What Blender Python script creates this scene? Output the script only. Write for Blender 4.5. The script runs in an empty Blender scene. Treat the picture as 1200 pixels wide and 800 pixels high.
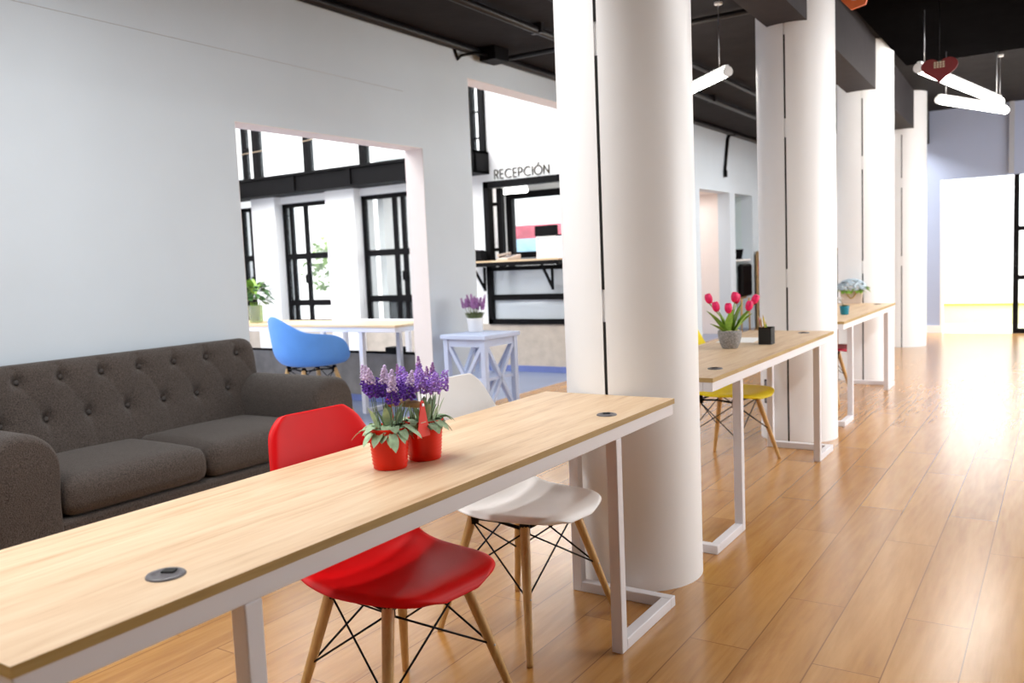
import bpy, bmesh, math, random
from mathutils import Vector, Matrix
from math import sin, cos, pi, radians, atan2, sqrt
random.seed(7)
SC = bpy.context.scene
COL = SC.collection

# ------------------------------------------------------------------ materials
def new_mat(name):
    m = bpy.data.materials.new(name); m.use_nodes = True
    nt = m.node_tree; b = nt.nodes['Principled BSDF']
    return m, nt, b

def mat(name, col, rough=.5, metal=0, var=.06, scale=12, bump=0, bscale=200, stretch=(1, 1, 1), coat=0, spec=.5, trans=0, sheen=0):
    """Principled material whose colour varies a little with object-space noise."""
    m, nt, b = new_mat(name)
    b.inputs['Roughness'].default_value = rough
    b.inputs['Metallic'].default_value = metal
    b.inputs['Specular IOR Level'].default_value = spec
    if coat: b.inputs['Coat Weight'].default_value = coat; b.inputs['Coat Roughness'].default_value = .15
    if trans: b.inputs['Transmission Weight'].default_value = trans
    if sheen: b.inputs['Sheen Weight'].default_value = sheen
    tc = nt.nodes.new('ShaderNodeTexCoord'); mp = nt.nodes.new('ShaderNodeMapping')
    mp.inputs['Scale'].default_value = stretch
    nt.links.new(tc.outputs['Object'], mp.inputs['Vector'])
    n = nt.nodes.new('ShaderNodeTexNoise'); n.inputs['Scale'].default_value = scale; n.inputs['Detail'].default_value = 4
    nt.links.new(mp.outputs['Vector'], n.inputs['Vector'])
    r = nt.nodes.new('ShaderNodeValToRGB')
    lo = [max(0, c * (1 - var)) for c in col]; hi = [min(1, c * (1 + var)) for c in col]
    r.color_ramp.elements[0].position = .3; r.color_ramp.elements[1].position = .7
    r.color_ramp.elements[0].color = (*lo, 1); r.color_ramp.elements[1].color = (*hi, 1)
    nt.links.new(n.outputs['Fac'], r.inputs['Fac']); nt.links.new(r.outputs['Color'], b.inputs['Base Color'])
    if bump:
        n2 = nt.nodes.new('ShaderNodeTexNoise'); n2.inputs['Scale'].default_value = bscale; n2.inputs['Detail'].default_value = 3
        nt.links.new(mp.outputs['Vector'], n2.inputs['Vector'])
        bp = nt.nodes.new('ShaderNodeBump'); bp.inputs['Strength'].default_value = bump; bp.inputs['Distance'].default_value = .01
        nt.links.new(n2.outputs['Fac'], bp.inputs['Height']); nt.links.new(bp.outputs['Normal'], b.inputs['Normal'])
    return m

def emit(name, col, s):
    m, nt, b = new_mat(name)
    b.inputs['Base Color'].default_value = (*col, 1)
    b.inputs['Emission Color'].default_value = (*col, 1); b.inputs['Emission Strength'].default_value = s
    return m

def wood_grain(name, cols, rough, scale=(14, 1.1, 14), plank=None, axis='Y', coat=0):
    """Oak: stretched noise grain; optional planks running along Y."""
    m, nt, b = new_mat(name); N = nt.nodes.new; L = nt.links.new
    tc = N('ShaderNodeTexCoord'); mp = N('ShaderNodeMapping'); mp.inputs['Scale'].default_value = scale
    L(tc.outputs['Object'], mp.inputs['Vector'])
    vec = mp.outputs['Vector']; fac_plank = None; seam = None
    if plank:
        pw, pl = plank
        mr = N('ShaderNodeMapping'); mr.inputs['Rotation'].default_value = (0, 0, pi / 2)
        mr.inputs['Location'].default_value = (0, .045, 0)
        L(tc.outputs['Object'], mr.inputs['Vector'])
        bt = N('ShaderNodeTexBrick'); bt.offset = .37; bt.offset_frequency = 2
        bt.inputs['Scale'].default_value = 1; bt.inputs['Brick Width'].default_value = pl; bt.inputs['Row Height'].default_value = pw
        bt.inputs['Mortar Size'].default_value = .0022; bt.inputs['Mortar Smooth'].default_value = .1; bt.inputs['Bias'].default_value = 0
        bt.inputs['Color1'].default_value = (0, 0, 0, 1); bt.inputs['Color2'].default_value = (1, 1, 1, 1); bt.inputs['Mortar'].default_value = (.5, .5, .5, 1)
        L(mr.outputs['Vector'], bt.inputs['Vector'])
        fac_plank = bt.outputs['Color']; seam = bt.outputs['Fac']
        sx = N('ShaderNodeVectorMath'); sx.operation = 'MULTIPLY_ADD'
        L(bt.outputs['Color'], sx.inputs[0]); sx.inputs[1].default_value = (37, 19, 11); L(vec, sx.inputs[2]); vec = sx.outputs['Vector']
    n1 = N('ShaderNodeTexNoise'); n1.inputs['Scale'].default_value = 1.2; n1.inputs['Detail'].default_value = 6; n1.inputs['Roughness'].default_value = .65; n1.inputs['Distortion'].default_value = .8
    L(vec, n1.inputs['Vector'])
    n2 = N('ShaderNodeTexNoise'); n2.inputs['Scale'].default_value = 6; n2.inputs['Detail'].default_value = 4
    L(vec, n2.inputs['Vector'])
    mx = N('ShaderNodeMath'); mx.operation = 'MULTIPLY_ADD'; L(n2.outputs['Fac'], mx.inputs[0]); mx.inputs[1].default_value = .35; 
    ad = N('ShaderNodeMath'); ad.operation = 'MULTIPLY'; L(n1.outputs['Fac'], ad.inputs[0]); ad.inputs[1].default_value = .65; L(ad.outputs[0], mx.inputs[2])
    last = mx.outputs[0]
    if fac_plank:
        sh = N('ShaderNodeMath'); sh.operation = 'MULTIPLY_ADD'; L(fac_plank, sh.inputs[0]); sh.inputs[1].default_value = .16; L(last, sh.inputs[2])
        sb = N('ShaderNodeMath'); sb.operation = 'SUBTRACT'; L(sh.outputs[0], sb.inputs[0]); sb.inputs[1].default_value = .08; last = sb.outputs[0]
    r = N('ShaderNodeValToRGB'); L(last, r.inputs['Fac'])
    r.color_ramp.elements[0].position = .32; r.color_ramp.elements[1].position = .66
    r.color_ramp.elements[0].color = (*cols[0], 1); r.color_ramp.elements[1].color = (*cols[2], 1)
    e = r.color_ramp.elements.new(.48); e.color = (*cols[1], 1)
    out = r.outputs['Color']
    if seam:
        mm = N('ShaderNodeMixRGB'); mm.inputs['Color2'].default_value = (*[c * .72 for c in cols[0]], 1)
        L(seam, mm.inputs['Fac']); L(out, mm.inputs['Color1']); out = mm.outputs['Color']
    L(out, b.inputs['Base Color']); b.inputs['Roughness'].default_value = rough
    if coat: b.inputs['Coat Weight'].default_value = coat; b.inputs['Coat Roughness'].default_value = .22
    return m

M = {}
M['wall'] = mat('painted_wall', (.57, .64, .71), .7, var=.015, scale=3, bump=.03, bscale=60)
M['white'] = mat('white_paint', (.86, .85, .84), .55, var=.012, scale=4)
M['jamb'] = mat('white_reveal_paint', (.82, .75, .72), .6, var=.01)
M['column'] = mat('column_laminate', (.89, .895, .91), .38, var=.01, scale=3)
M['soffit'] = mat('matt_black_soffit_paint', (.003, .0028, .003), .9, spec=0, var=.2)
M['ceiling'] = mat('black_ceiling_paint', (.015, .0125, .0135), .8, spec=.15, var=.25, scale=5, bump=.2, bscale=20)
M['beam'] = mat('charcoal_beam_paint', (.034, .029, .032), .7, var=.1, spec=.2)
M['black'] = mat('black_steel', (.0035, .003, .0035), .5, var=.2, spec=.10)
M['pipe'] = mat('black_conduit', (.014, .013, .015), .4, var=.2, spec=.3)
M['gap_dark'] = mat('dark_gap', (.012, .012, .012), .8)
M['floor'] = wood_grain('oak_floor', [(.345, .148, .032), (.45, .212, .053), (.545, .28, .082)], .25, scale=(9, .8, 9), plank=(.195, 1.28), coat=.4)
M['tabletop'] = wood_grain('oak_tabletop', [(.52, .32, .17), (.70, .49, .305), (.78, .60, .41)], .42, scale=(16, 1.0, 16))
M['tabletop_x'] = wood_grain('oak_tabletop_across', [(.55, .37, .20), (.68, .49, .29), (.76, .58, .38)], .42, scale=(1.0, 16, 16))
M['edge'] = wood_grain('shaded_oak_edge', [(.30, .18, .05), (.38, .24, .07), (.44, .29, .10)], .5, scale=(6, 2, 30))  # ochre edge band; shading of the unlit side is put into its colour
M['frame'] = mat('white_powder_coat', (.74, .72, .75), .4, var=.012, scale=3)
M['grommet'] = mat('grey_plastic', (.13, .12, .13), .4)
M['legwood'] = wood_grain('beech_leg', [(.42, .23, .07), (.55, .32, .11), (.64, .40, .16)], .45, scale=(40, 40, 4))
M['red'] = mat('red_plastic', (.66, .002, .004), .45, var=.03, spec=.2)
M['dred'] = mat('dark_red_plastic', (.30, .004, .03), .45, var=.03, spec=.2)
M['whitep'] = mat('white_plastic', (.88, .87, .86), .36, var=.012)
M['yellow'] = mat('yellow_plastic', (.78, .62, .006), .45, var=.03, spec=.2)
M['blue'] = mat('blue_plastic', (.11, .29, .68), .45, var=.03, spec=.2)
M['sofa'] = mat('charcoal_woven_fabric', (.070, .056, .049), .95, var=.55, scale=190, bump=.6, bscale=260, spec=.12, sheen=.15)
M['sofa_button'] = mat('charcoal_button', (.05, .043, .04), .9, var=.2, scale=300)
M['bucket'] = mat('red_enamel', (.82, .018, .002), .32, var=.03, spec=.3)
M['terra'] = mat('soil', (.06, .04, .025), .95, var=.5, scale=90)
M['sage'] = mat('sage_leaf', (.40, .55, .34), .6, var=.25, scale=60)
M['green'] = mat('green_leaf', (.22, .38, .035), .5, var=.3, scale=40)
M['dgreen'] = mat('dark_green_leaf', (.05, .14, .03), .5, var=.4, scale=40)
M['olive'] = mat('olive_foliage', (.16, .20, .08), .7, var=.4, scale=80)
M['violet'] = mat('dark_violet_petal', (.11, .022, .34), .7, var=.35, scale=150)
M['lilac'] = mat('lilac_petal', (.66, .52, .74), .7, var=.25, scale=150)
M['mauve'] = mat('mauve_petal', (.45, .25, .74), .7, var=.3, scale=150)
M['pinkp'] = mat('pink_lavender_petal', (.42, .20, .46), .7, var=.25, scale=150)
M['tulip'] = mat('magenta_tulip_petal', (.82, .004, .12), .45, var=.2, scale=50)
M['hydra'] = mat('pale_blue_petal', (.46, .56, .64), .7, var=.2, scale=90)
M['stonepot'] = mat('grey_stone_pot', (.26, .25, .245), .85, var=.45, scale=140, bump=.3, bscale=150)
M['pebble'] = mat('cream_pebbles', (.66, .52, .36), .8, var=.3, scale=60)
M['ceramic'] = mat('white_ceramic', (.88, .88, .89), .3, var=.01)
M['teal'] = mat('teal_ceramic', (.0, .20, .29), .4, var=.05)
M['paper'] = mat('white_paper', (.86, .85, .83), .8, var=.01)
M['bag'] = mat('cream_card', (.60, .49, .42), .7, var=.03)
M['rope'] = mat('gold_rope', (.50, .34, .12), .8, var=.3, scale=200)
M['handlew'] = mat('pale_wood_handle', (.50, .31, .15), .5, var=.2, scale=60)
M['pencil_pink'] = mat('pink_pencil', (.72, .28, .25), .5); M['pencil_yellow'] = mat('yellow_pencil', (.72, .58, .05), .5); M['pencil_wood'] = mat('wood_pencil', (.60, .38, .18), .6)
M['stool'] = mat('pale_blue_paint', (.50, .58, .78), .5, var=.02)
M['lobbyfloor'] = mat('blue_grey_vinyl', (.22, .26, .37), .35, var=.05, scale=2)
M['bluebase'] = mat('blue_skirting', (.13, .17, .40), .5)
M['concrete'] = mat('grey_concrete', (.235, .215, .20), .9, var=.2, scale=6, bump=.3, bscale=30)
M['dado'] = mat('beige_stone_dado', (.50, .43, .36), .9, var=.1, scale=8, bump=.3, bscale=25)
M['bronze'] = mat('dark_bronze_letters', (.035, .026, .006), .6, spec=.2)
M['lime'] = mat('lime_underline', (.35, .60, .10), .5)
M['tube'] = emit('led_diffuser', (1, .97, .90), 22)
M['housing'] = mat('white_lamp_housing', (.8, .8, .8), .4)
M['steel'] = mat('steel_wire', (.45, .45, .47), .35, metal=.8)
M['bear'] = mat('dark_red_plaque', (.15, .012, .014), .5, var=.1)
M['cream'] = mat('cream_lettering', (.55, .50, .36), .6)
M['orange'] = mat('orange_plaque', (.75, .16, .04), .5, var=.1)
M['bluewall'] = mat('blue_grey_wall_paint', (.38, .44, .60), .7, var=.02, scale=2)
M['pilaster'] = mat('grey_pilaster_paint', (.40, .42, .47), .7, var=.02)
M['hall_lower'] = mat('pale_yellow_paint', (.80, .78, .46), .6, var=.02)
M['hall_line'] = mat('ochre_rail', (.52, .44, .08), .6)
M['outwall'] = mat('outside_render', (.88, .84, .82), .9, var=.03)
M['nicheback'] = mat('niche_paint', (.55, .65, .68), .7, var=.02)
M['shelfwood'] = mat('shelf_wood', (.45, .30, .15), .6, var=.2, scale=20)
M['screen'] = emit('lit_screen', (.75, .85, .95), .9)
def glass_mat(name, tint, alpha, rough=.02):
    m, nt, b = new_mat(name)
    tr = nt.nodes.new('ShaderNodeBsdfTransparent'); tr.inputs['Color'].default_value = (*tint, 1)
    mx = nt.nodes.new('ShaderNodeMixShader'); b.inputs['Base Color'].default_value = (.8, .85, .88, 1); b.inputs['Roughness'].default_value = rough
    mx.inputs['Fac'].default_value = alpha
    nt.links.new(tr.outputs[0], mx.inputs[1]); nt.links.new(b.outputs[0], mx.inputs[2])
    nt.links.new(mx.outputs[0], nt.nodes['Material Output'].inputs['Surface'])
    return m
M['glass'] = glass_mat('clear_glass', (.97, .985, .98), .06)
M['frost'] = glass_mat('hazy_glass', (.82, .84, .87), .55, .22)

# ------------------------------------------------------------------ mesh builder
class MB:
    def __init__(s): s.bm = bmesh.new(); s.mi = 0
    def _mark(s, faces):
        for f in faces: f.material_index = s.mi
    def box(s, x0, x1, y0, y1, z0, z1, rot=None, bev=0, seg=2):
        bm = s.bm if not bev else bmesh.new()
        vs = [bm.verts.new(p) for p in [(x0, y0, z0), (x1, y0, z0), (x1, y1, z0), (x0, y1, z0), (x0, y0, z1), (x1, y0, z1), (x1, y1, z1), (x0, y1, z1)]]
        fs = [bm.faces.new([vs[i] for i in f]) for f in [(0, 3, 2, 1), (4, 5, 6, 7), (0, 1, 5, 4), (1, 2, 6, 5), (2, 3, 7, 6), (3, 0, 4, 7)]]
        if bev:
            bmesh.ops.bevel(bm, geom=bm.edges[:] , offset=bev, segments=seg, profile=.5, affect='EDGES')
            s.merge(bm, rot); return s
        if rot:
            for v in vs: v.co = rot @ v.co
        s._mark(fs); return s
    def merge(s, bm, mtx=None):
        mp = {}
        for v in bm.verts: mp[v] = s.bm.verts.new(mtx @ v.co if mtx else v.co)
        for f in bm.faces:
            nf = s.bm.faces.new([mp[v] for v in f.verts]); nf.material_index = s.mi; nf.smooth = f.smooth
        bm.free()
    def tube(s, pts, rad, n=10, cap=True, flat=False, square=False):
        """tube along points; rad number or list"""
        pts = [Vector(p) for p in pts]
        rads = rad if isinstance(rad, (list, tuple)) else [rad] * len(pts)
        t0 = (pts[1] - pts[0]).normalized()
        up = Vector((0, 0, 1)) if abs(t0.z) < .9 else Vector((0, 1, 0))
        a = t0.cross(up).normalized(); rings = []
        for i, p in enumerate(pts):
            t = ((pts[min(i + 1, len(pts) - 1)] - pts[max(i - 1, 0)])).normalized()
            a = (a - t * a.dot(t)).normalized(); b = t.cross(a)
            off = pi / 4 if square else 0
            rings.append([s.bm.verts.new(p + (a * cos(2 * pi * k / n + off) + b * sin(2 * pi * k / n + off)) * rads[i]) for k in range(n)])
        for i in range(len(rings) - 1):
            for k in range(n):
                f = s.bm.faces.new([rings[i][k], rings[i][(k + 1) % n], rings[i + 1][(k + 1) % n], rings[i + 1][k]]); f.material_index = s.mi; f.smooth = not square
        if cap:
            for r, rev in ((rings[0], True), (rings[-1], False)):
                f = s.bm.faces.new(list(reversed(r)) if rev else r); f.material_index = s.mi
        return s
    def lathe(s, prof, c=(0, 0, 0), n=32, mtx=None):
        """prof: list of (r,z)"""
        c = Vector(c); rings = []
        for r, z in prof:
            if r < 1e-6: rings.append([s.bm.verts.new(c + Vector((0, 0, z)))])
            else: rings.append([s.bm.verts.new(c + Vector((r * cos(2 * pi * k / n), r * sin(2 * pi * k / n), z))) for k in range(n)])
        if mtx:
            for r in rings:
                for v in r: v.co = mtx @ v.co
        for i in range(len(rings) - 1):
            A, B = rings[i], rings[i + 1]
            for k in range(n):
                k2 = (k + 1) % n
                if len(A) == 1 and len(B) == 1: continue
                if len(A) == 1: vs = [A[0], B[k2], B[k]]
                elif len(B) == 1: vs = [A[k], A[k2], B[0]]
                else: vs = [A[k], A[k2], B[k2], B[k]]
                try: f = s.bm.faces.new(vs)
                except ValueError: continue
                f.material_index = s.mi; f.smooth = True
        return s
    def prism(s, pts, axis, a, b):
        """extrude 2D polygon along axis between a and b. axis 'x': pts=(y,z); 'y': pts=(x,z); 'z': (x,y)"""
        def P(p, t): return {'x': (t, p[0], p[1]), 'y': (p[0], t, p[1]), 'z': (p[0], p[1], t)}[axis]
        A = [s.bm.verts.new(P(p, a)) for p in pts]; B = [s.bm.verts.new(P(p, b)) for p in pts]
        n = len(pts); fs = [s.bm.faces.new(A), s.bm.faces.new(list(reversed(B)))]
        for i in range(n): fs.append(s.bm.faces.new([A[i], B[i], B[(i + 1) % n], A[(i + 1) % n]]))
        s._mark(fs); return s
    def grid(s, fn, nu, nv, closeu=False):
        V = [[s.bm.verts.new(fn(i / (nu if closeu else nu - 1), j / (nv - 1))) for j in range(nv)] for i in range(nu)]
        for i in range(nu if closeu else nu - 1):
            for j in range(nv - 1):
                i2 = (i + 1) % nu
                f = s.bm.faces.new([V[i][j], V[i2][j], V[i2][j + 1], V[i][j + 1]]); f.material_index = s.mi; f.smooth = True
        return V
    def ico(s, c, r, sub=1, sc=(1, 1, 1), rot=None):
        ret = bmesh.ops.create_icosphere(s.bm, subdivisions=sub, radius=1)
        mt = Matrix.Translation(c) @ (rot.to_4x4() if rot else Matrix.Identity(4)) @ Matrix.Diagonal((r * sc[0], r * sc[1], r * sc[2], 1))
        for v in ret['verts']: v.co = mt @ v.co
        for f in {f for v in ret['verts'] for f in v.link_faces}: f.material_index = s.mi; f.smooth = True
        return s
    def leaf(s, base, d, length, width, droop=.3, fold=.15, n=5, shape=1.0, ex=.8):
        """a curved leaf with a mid-rib fold"""
        base = Vector(base); d = Vector(d).normalized()
        side = d.cross(Vector((0, 0, 1)))
        side = side.normalized() if side.length > 1e-3 else Vector((1, 0, 0))
        nor = side.cross(d).normalized(); rows = []
        for i in range(n + 1):
            t = i / n
            p = base + d * length * t - Vector((0, 0, 1)) * droop * length * t * t
            w = width * .5 * (max(0, sin(pi * min(1, (t * .92 + .08)) ** shape)) ** ex if t < 1 else .04)
            rows.append((s.bm.verts.new(p - side * w + nor * fold * w), s.bm.verts.new(p), s.bm.verts.new(p + side * w + nor * fold * w)))
        for i in range(n):
            for a, b in ((0, 1), (1, 2)):
                f = s.bm.faces.new([rows[i][a], rows[i][b], rows[i + 1][b], rows[i + 1][a]]); f.material_index = s.mi; f.smooth = True
        return s
    def build(s, name, mats, parent=None, mods=(), bevel=0, seg=2):
        me = bpy.data.meshes.new(name)
        bmesh.ops.recalc_face_normals(s.bm, faces=s.bm.faces[:])
        s.bm.to_mesh(me); s.bm.free()
        for m in (mats if isinstance(mats, (list, tuple)) else [mats]): me.materials.append(m)
        o = bpy.data.objects.new(name, me); COL.objects.link(o)
        if parent is not None: o.parent = parent
        if bevel:
            b = o.modifiers.new('bevel', 'BEVEL'); b.width = bevel; b.segments = seg; b.limit_method = 'ANGLE'; b.angle_limit = radians(40)
        for kind, kw in mods:
            mo = o.modifiers.new(kind.lower(), kind)
            for k, v in kw.items(): setattr(mo, k, v)
        return o

def tag(o, label=None, cat=None, group=None, kind=None):
    if label: o['label'] = label
    if cat: o['category'] = cat
    if group: o['group'] = group
    if kind: o['kind'] = kind
    return o
def thing(name, label, cat, loc=(0, 0, 0), rz=0, group=None):
    o = bpy.data.objects.new(name, None); COL.objects.link(o); o.location = loc; o.rotation_euler = (0, 0, rz)
    o.empty_display_size = .1
    return tag(o, label, cat, group)
def struct(name, mb, m, label=None, parent=None, **k):
    o = mb.build(name, m, parent, **k)
    if parent is None: o['kind'] = 'structure'
    if label: o['label'] = label
    return o
def copy_tree(o, parent=None):
    c = o.copy(); COL.objects.link(c)
    if parent is not None: c.parent = parent
    for ch in list(o.children): copy_tree(ch, c)
    return c

# ------------------------------------------------------------------ room shell
XW, XI = -4.38, -4.57        # left wall faces (room side, lobby side)
CEIL = 3.14
FAR = 13.55
struct('floor', MB().box(XW, 4.0, -3.5, 15.0, -.06, 0), M['floor'], 'oak plank floor of the main room')
struct('floor_lobby', MB().box(-11.5, XW, -1.0, 15.0, -.06, -.001), M['lobbyfloor'], 'blue grey vinyl floor of the lobby')

# left wall with two lobby openings and the far niches
w = MB()
O1, O2 = (3.64, 5.51, 2.21), (6.18, 9.0, 2.87)
N1, N2 = (11.75, 13.05, 2.20), (13.30, 14.20, 2.20)
def wseg(y0, y1, z0, z1): w.box(XI, XW, y0, y1, z0, z1)
wseg(-3.5, O1[0], 0, CEIL); wseg(O1[0], O1[1], O1[2], CEIL); wseg(O1[1], O2[0], 0, CEIL)
wseg(O2[0], O2[1], O2[2], CEIL); wseg(O2[1], N1[0], 0, CEIL); wseg(N1[0], N1[1], N1[2], CEIL)
wseg(N1[1], N2[0], 0, CEIL); wseg(N2[0], N2[1], N2[2], CEIL); wseg(N2[1], 14.6, 0, CEIL)
struct('wall_left', w, M['wall'], 'pale grey wall behind the sofa with openings to the lobby')
# hairline plaster joint on the wall
struct('trim_1', MB().tube([(XW + .001, .5, 2.655), (XW + .001, 3.5, 2.64), (XW + .001, 5.3, 2.63)], .0022, 4), mat('joint_line', (.55, .57, .60), .8), 'thin plaster joint line across the left wall')
# reveals, painted warm white
rv = MB()
for (y0, y1, z) in (O1, O2):
    rv.box(XI + .002, XW - .002, y0, y1, z - .004, z); rv.box(XI + .002, XW - .002, y1 - .004, y1, 0, z - .004); rv.box(XI + .002, XW - .002, y0, y0 + .004, 0, z - .004)
struct('trim_2', rv, M['jamb'], 'warm white reveals of the lobby openings')
# niche linings
nm = MB()
nm.box(XI - 1.4, XI, N1[0] - .06, N1[0], 0, N1[2]); nm.box(XI - 1.4, XI, N1[1], N1[1] + .06, 0, N1[2]); nm.box(XI - 1.4, XI, N1[0], N1[1], N1[2], N1[2] + .06); nm.box(XI - 1.46, XI - 1.4, N1[0] - .06, N1[1] + .06, 0, N1[2])
struct('wall_niche', nm, M['jamb'], 'white lining of the deep wall opening past the columns')
nm = MB()
nm.box(XI - .7, XI, N2[0] - .1, N2[0] - .04, 0, N2[2]); nm.box(XI - .7, XI, N2[1], N2[1] + .06, 0, N2[2]); nm.box(XI - .7, XI, N2[0], N2[1], N2[2], N2[2] + .06); nm.box(XI - .76, XI - .7, N2[0] - .1, N2[1] + .06, 0, N2[2])
struct('wall_alcove', nm, M['nicheback'], 'pale blue lining of the desk alcove')

# ceiling, beams, columns
struct('ceiling', MB().box(XI, 4.0, -3.5, FAR + .15, CEIL, CEIL + .2).box(XI, -1.80, FAR + .15, 14.75, CEIL, CEIL + .2), M['ceiling'], 'black painted ceiling')
COLS = [(-1.44, 3.07, .26, -26.875), (-1.51, 5.86, .248, -15.10), (-1.602, 8.70, .25, -10.605), (-1.707, 11.80, .25, -8.41)]
for i, (cx, cy, r, sb) in enumerate(COLS):
    a = radians(sb); d = Vector((sin(a), cos(a)))
    cc = Vector((cx, cy)); bq = d.dot(cc); t = bq - sqrt(bq * bq - cc.dot(cc) + r * r); hit = d * t - cc; th = atan2(hit.y, hit.x)
    prof = []; g = .0062 / r
    n = 96
    for k in range(n):
        an = th + g + (2 * pi - 2 * g) * k / (n - 1); prof.append((cx + r * cos(an), cy + r * sin(an)))
    prof.append((cx + (r - .012) * cos(th - g), cy + (r - .012) * sin(th - g))); prof.append((cx + (r - .012) * cos(th + g), cy + (r - .012) * sin(th + g)))
    co = MB().prism(prof, 'z', 0, CEIL + .02)
    o = struct('column', co, M['column'], ['white round column at the end of the nearest desk', 'white round column at the end of the tulip desk', 'white round column at the end of the third desk', 'white round column closest to the glass door'][i])
    for p in o.data.polygons: p.use_smooth = True
    o.data.set_sharp_from_angle(angle=radians(30))
    st = MB(); u = Vector((cos(th), sin(th))); vv = Vector((-u.y, u.x)); c0 = cc + u * (r - .0105)
    q = [c0 + vv * .0055 + u * .006, c0 - vv * .0055 + u * .006, c0 - vv * .0055, c0 + vv * .0055]
    for (za, zb) in ((.0, 1.02), (1.14, 1.98), (2.10, 2.62), (2.7, CEIL)):
        st.prism([(p.x, p.y) for p in q], 'z', za, zb)
    s = struct('seam', st, M['gap_dark'], 'joint strip darkened for the groove shade', parent=o)  # shade inside the groove is put into this strip's dark colour
# beams along the column row
pts = [(-1.37, -1.5)] + [(c[0], c[1]) for c in COLS] + [(-1.80, 14.6)]
bz = 2.69
for i in range(len(pts) - 1):
    (xa, ya), (xb, yb) = pts[i], pts[i + 1]; h = .125
    struct('ceiling_beam', MB().prism([(xa - h, ya), (xa + h, ya), (xb + h, yb), (xb - h, yb)], 'z', bz, CEIL + .01), M['beam'], 'charcoal beam running between the columns')
struct('ceiling_soffit', MB().box(-1.36, 3.8, -3.5, 9.50, 3.05, CEIL), M['soffit'], 'lower black ceiling over the aisle')
# steel edge strip along the cross beam
struct('trim_3', MB().box(-1.0, 3.8, 9.50, 9.512, 3.052, 3.072), M['steel'], 'pale strip on the edge of the cross beam')

# far walls
fw = MB()
D0, D1, DZ = -1.477, 1.9, 2.17
fw.box(-1.95, D0, FAR, FAR + .15, 0, CEIL); fw.box(D0, D1, FAR, FAR + .15, DZ, CEIL); fw.box(D1, 4.0, FAR, FAR + .15, 0, CEIL)
struct('wall_far', fw, M['bluewall'], 'blue grey end wall around the glass door')
struct('wall_far_return', MB().box(-1.95, -1.80, FAR + .15, 14.75, 0, CEIL), M['white'])
struct('wall_far_recess', MB().box(XW, -1.95, 14.6, 14.75, 0, CEIL), M['white'], 'white end wall behind the bookcase')
struct('baseboard_far', MB().box(-1.95, D0 - .02, FAR - .02, FAR, 0, .11), M['white'], 'white skirting on the end wall')
struct('trim_4', MB().box(-.66, -.60, FAR - .05, FAR, DZ + .02, CEIL), M['pilaster'], 'grey pilaster above the glass door')
# glass door in the end wall
dr = thing('door_1', None, None); dr['kind'] = 'structure'; dr['label'] = 'bright glass doorway with a black framed leaf'
f = MB(); f.box(D0 - .02, D0 + .012, FAR - .01, FAR + .12, 0, DZ); f.build('door_frame', M['white'], dr)
f = MB()
f.box(-.60, -.535, FAR + .02, FAR + .07, 0, DZ); f.box(-.535, D1, FAR + .02, FAR + .07, 0, .07)
for z in (.77, 1.44): f.box(-.535, D1, FAR + .025, FAR + .065, z - .03, z + .03)
for x in (.55, 1.2): f.box(x - .02, x + .02, FAR + .025, FAR + .065, .07, DZ)
f.build('door_leaf', M['black'], dr)
f = MB(); f.box(-.535, D1, FAR + .04, FAR + .048, .07, DZ); f.build('glass_pane', M['glass'], dr)
f = MB(); f.tube([(-.575, FAR + .0, 1.10), (-.575, FAR - .035, 1.08), (-.575, FAR - .035, .95), (-.575, FAR, .93)], .010, 8); f.build('handle', M['black'], dr)
# bright hall beyond the door
HY = 15.2
h = MB(); h.box(-3, 5, HY, HY + .15, 0, .30); struct('wall_hall_lower', h, M['hall_lower'], 'pale yellow lower wall of the hall beyond the door')
h = MB(); h.box(-3, 5, HY, HY + .15, .30, 1.44); h.box(-3, 5, HY, HY + .15, 2.6, 3.2)
for k in range(14):
    x = -2.02 + k * .31 * 1.0; h.box(x, x + .135, HY, HY + .15, 1.44, 2.6)
struct('wall_hall', h, M['white'], 'white hall wall with narrow bright windows')
struct('trim_5', MB().box(-3, 5, HY - .02, HY, .285, .32), M['hall_line'], 'ochre rail on the hall wall')
struct('floor_hall', MB().box(-1.8, 5, FAR + .0, HY, -.06, .001), mat('hall_floor_tile', (.72, .71, .62), .25, var=.03), 'pale floor of the hall beyond the door')
struct('ceiling_hall', MB().box(-1.8, 5, FAR + .15, HY, 3.2, 3.3), M['white'])
struct('wall_hall_side', MB().box(4.9, 5.0, FAR + .15, HY, 0, 3.2), M['white'])

# right and rear walls (out of frame) with large windows
rw = MB()
rw.box(3.8, 4.0, -3.5, 15, 0, .35); rw.box(3.8, 4.0, -3.5, 15, 2.85, CEIL)
ys = [-3.5, 4.8, 7.0, 7.4, 9.6, 10.0, 12.2, 15]
for i in range(0, len(ys), 2): rw.box(3.8, 4.0, ys[i], ys[i + 1], .35, 2.85)
struct('wall_right', rw, M['white'])
struct('wall_rear', MB().box(XI, 4.0, -3.65, -3.5, 0, CEIL), M['white'])

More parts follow.
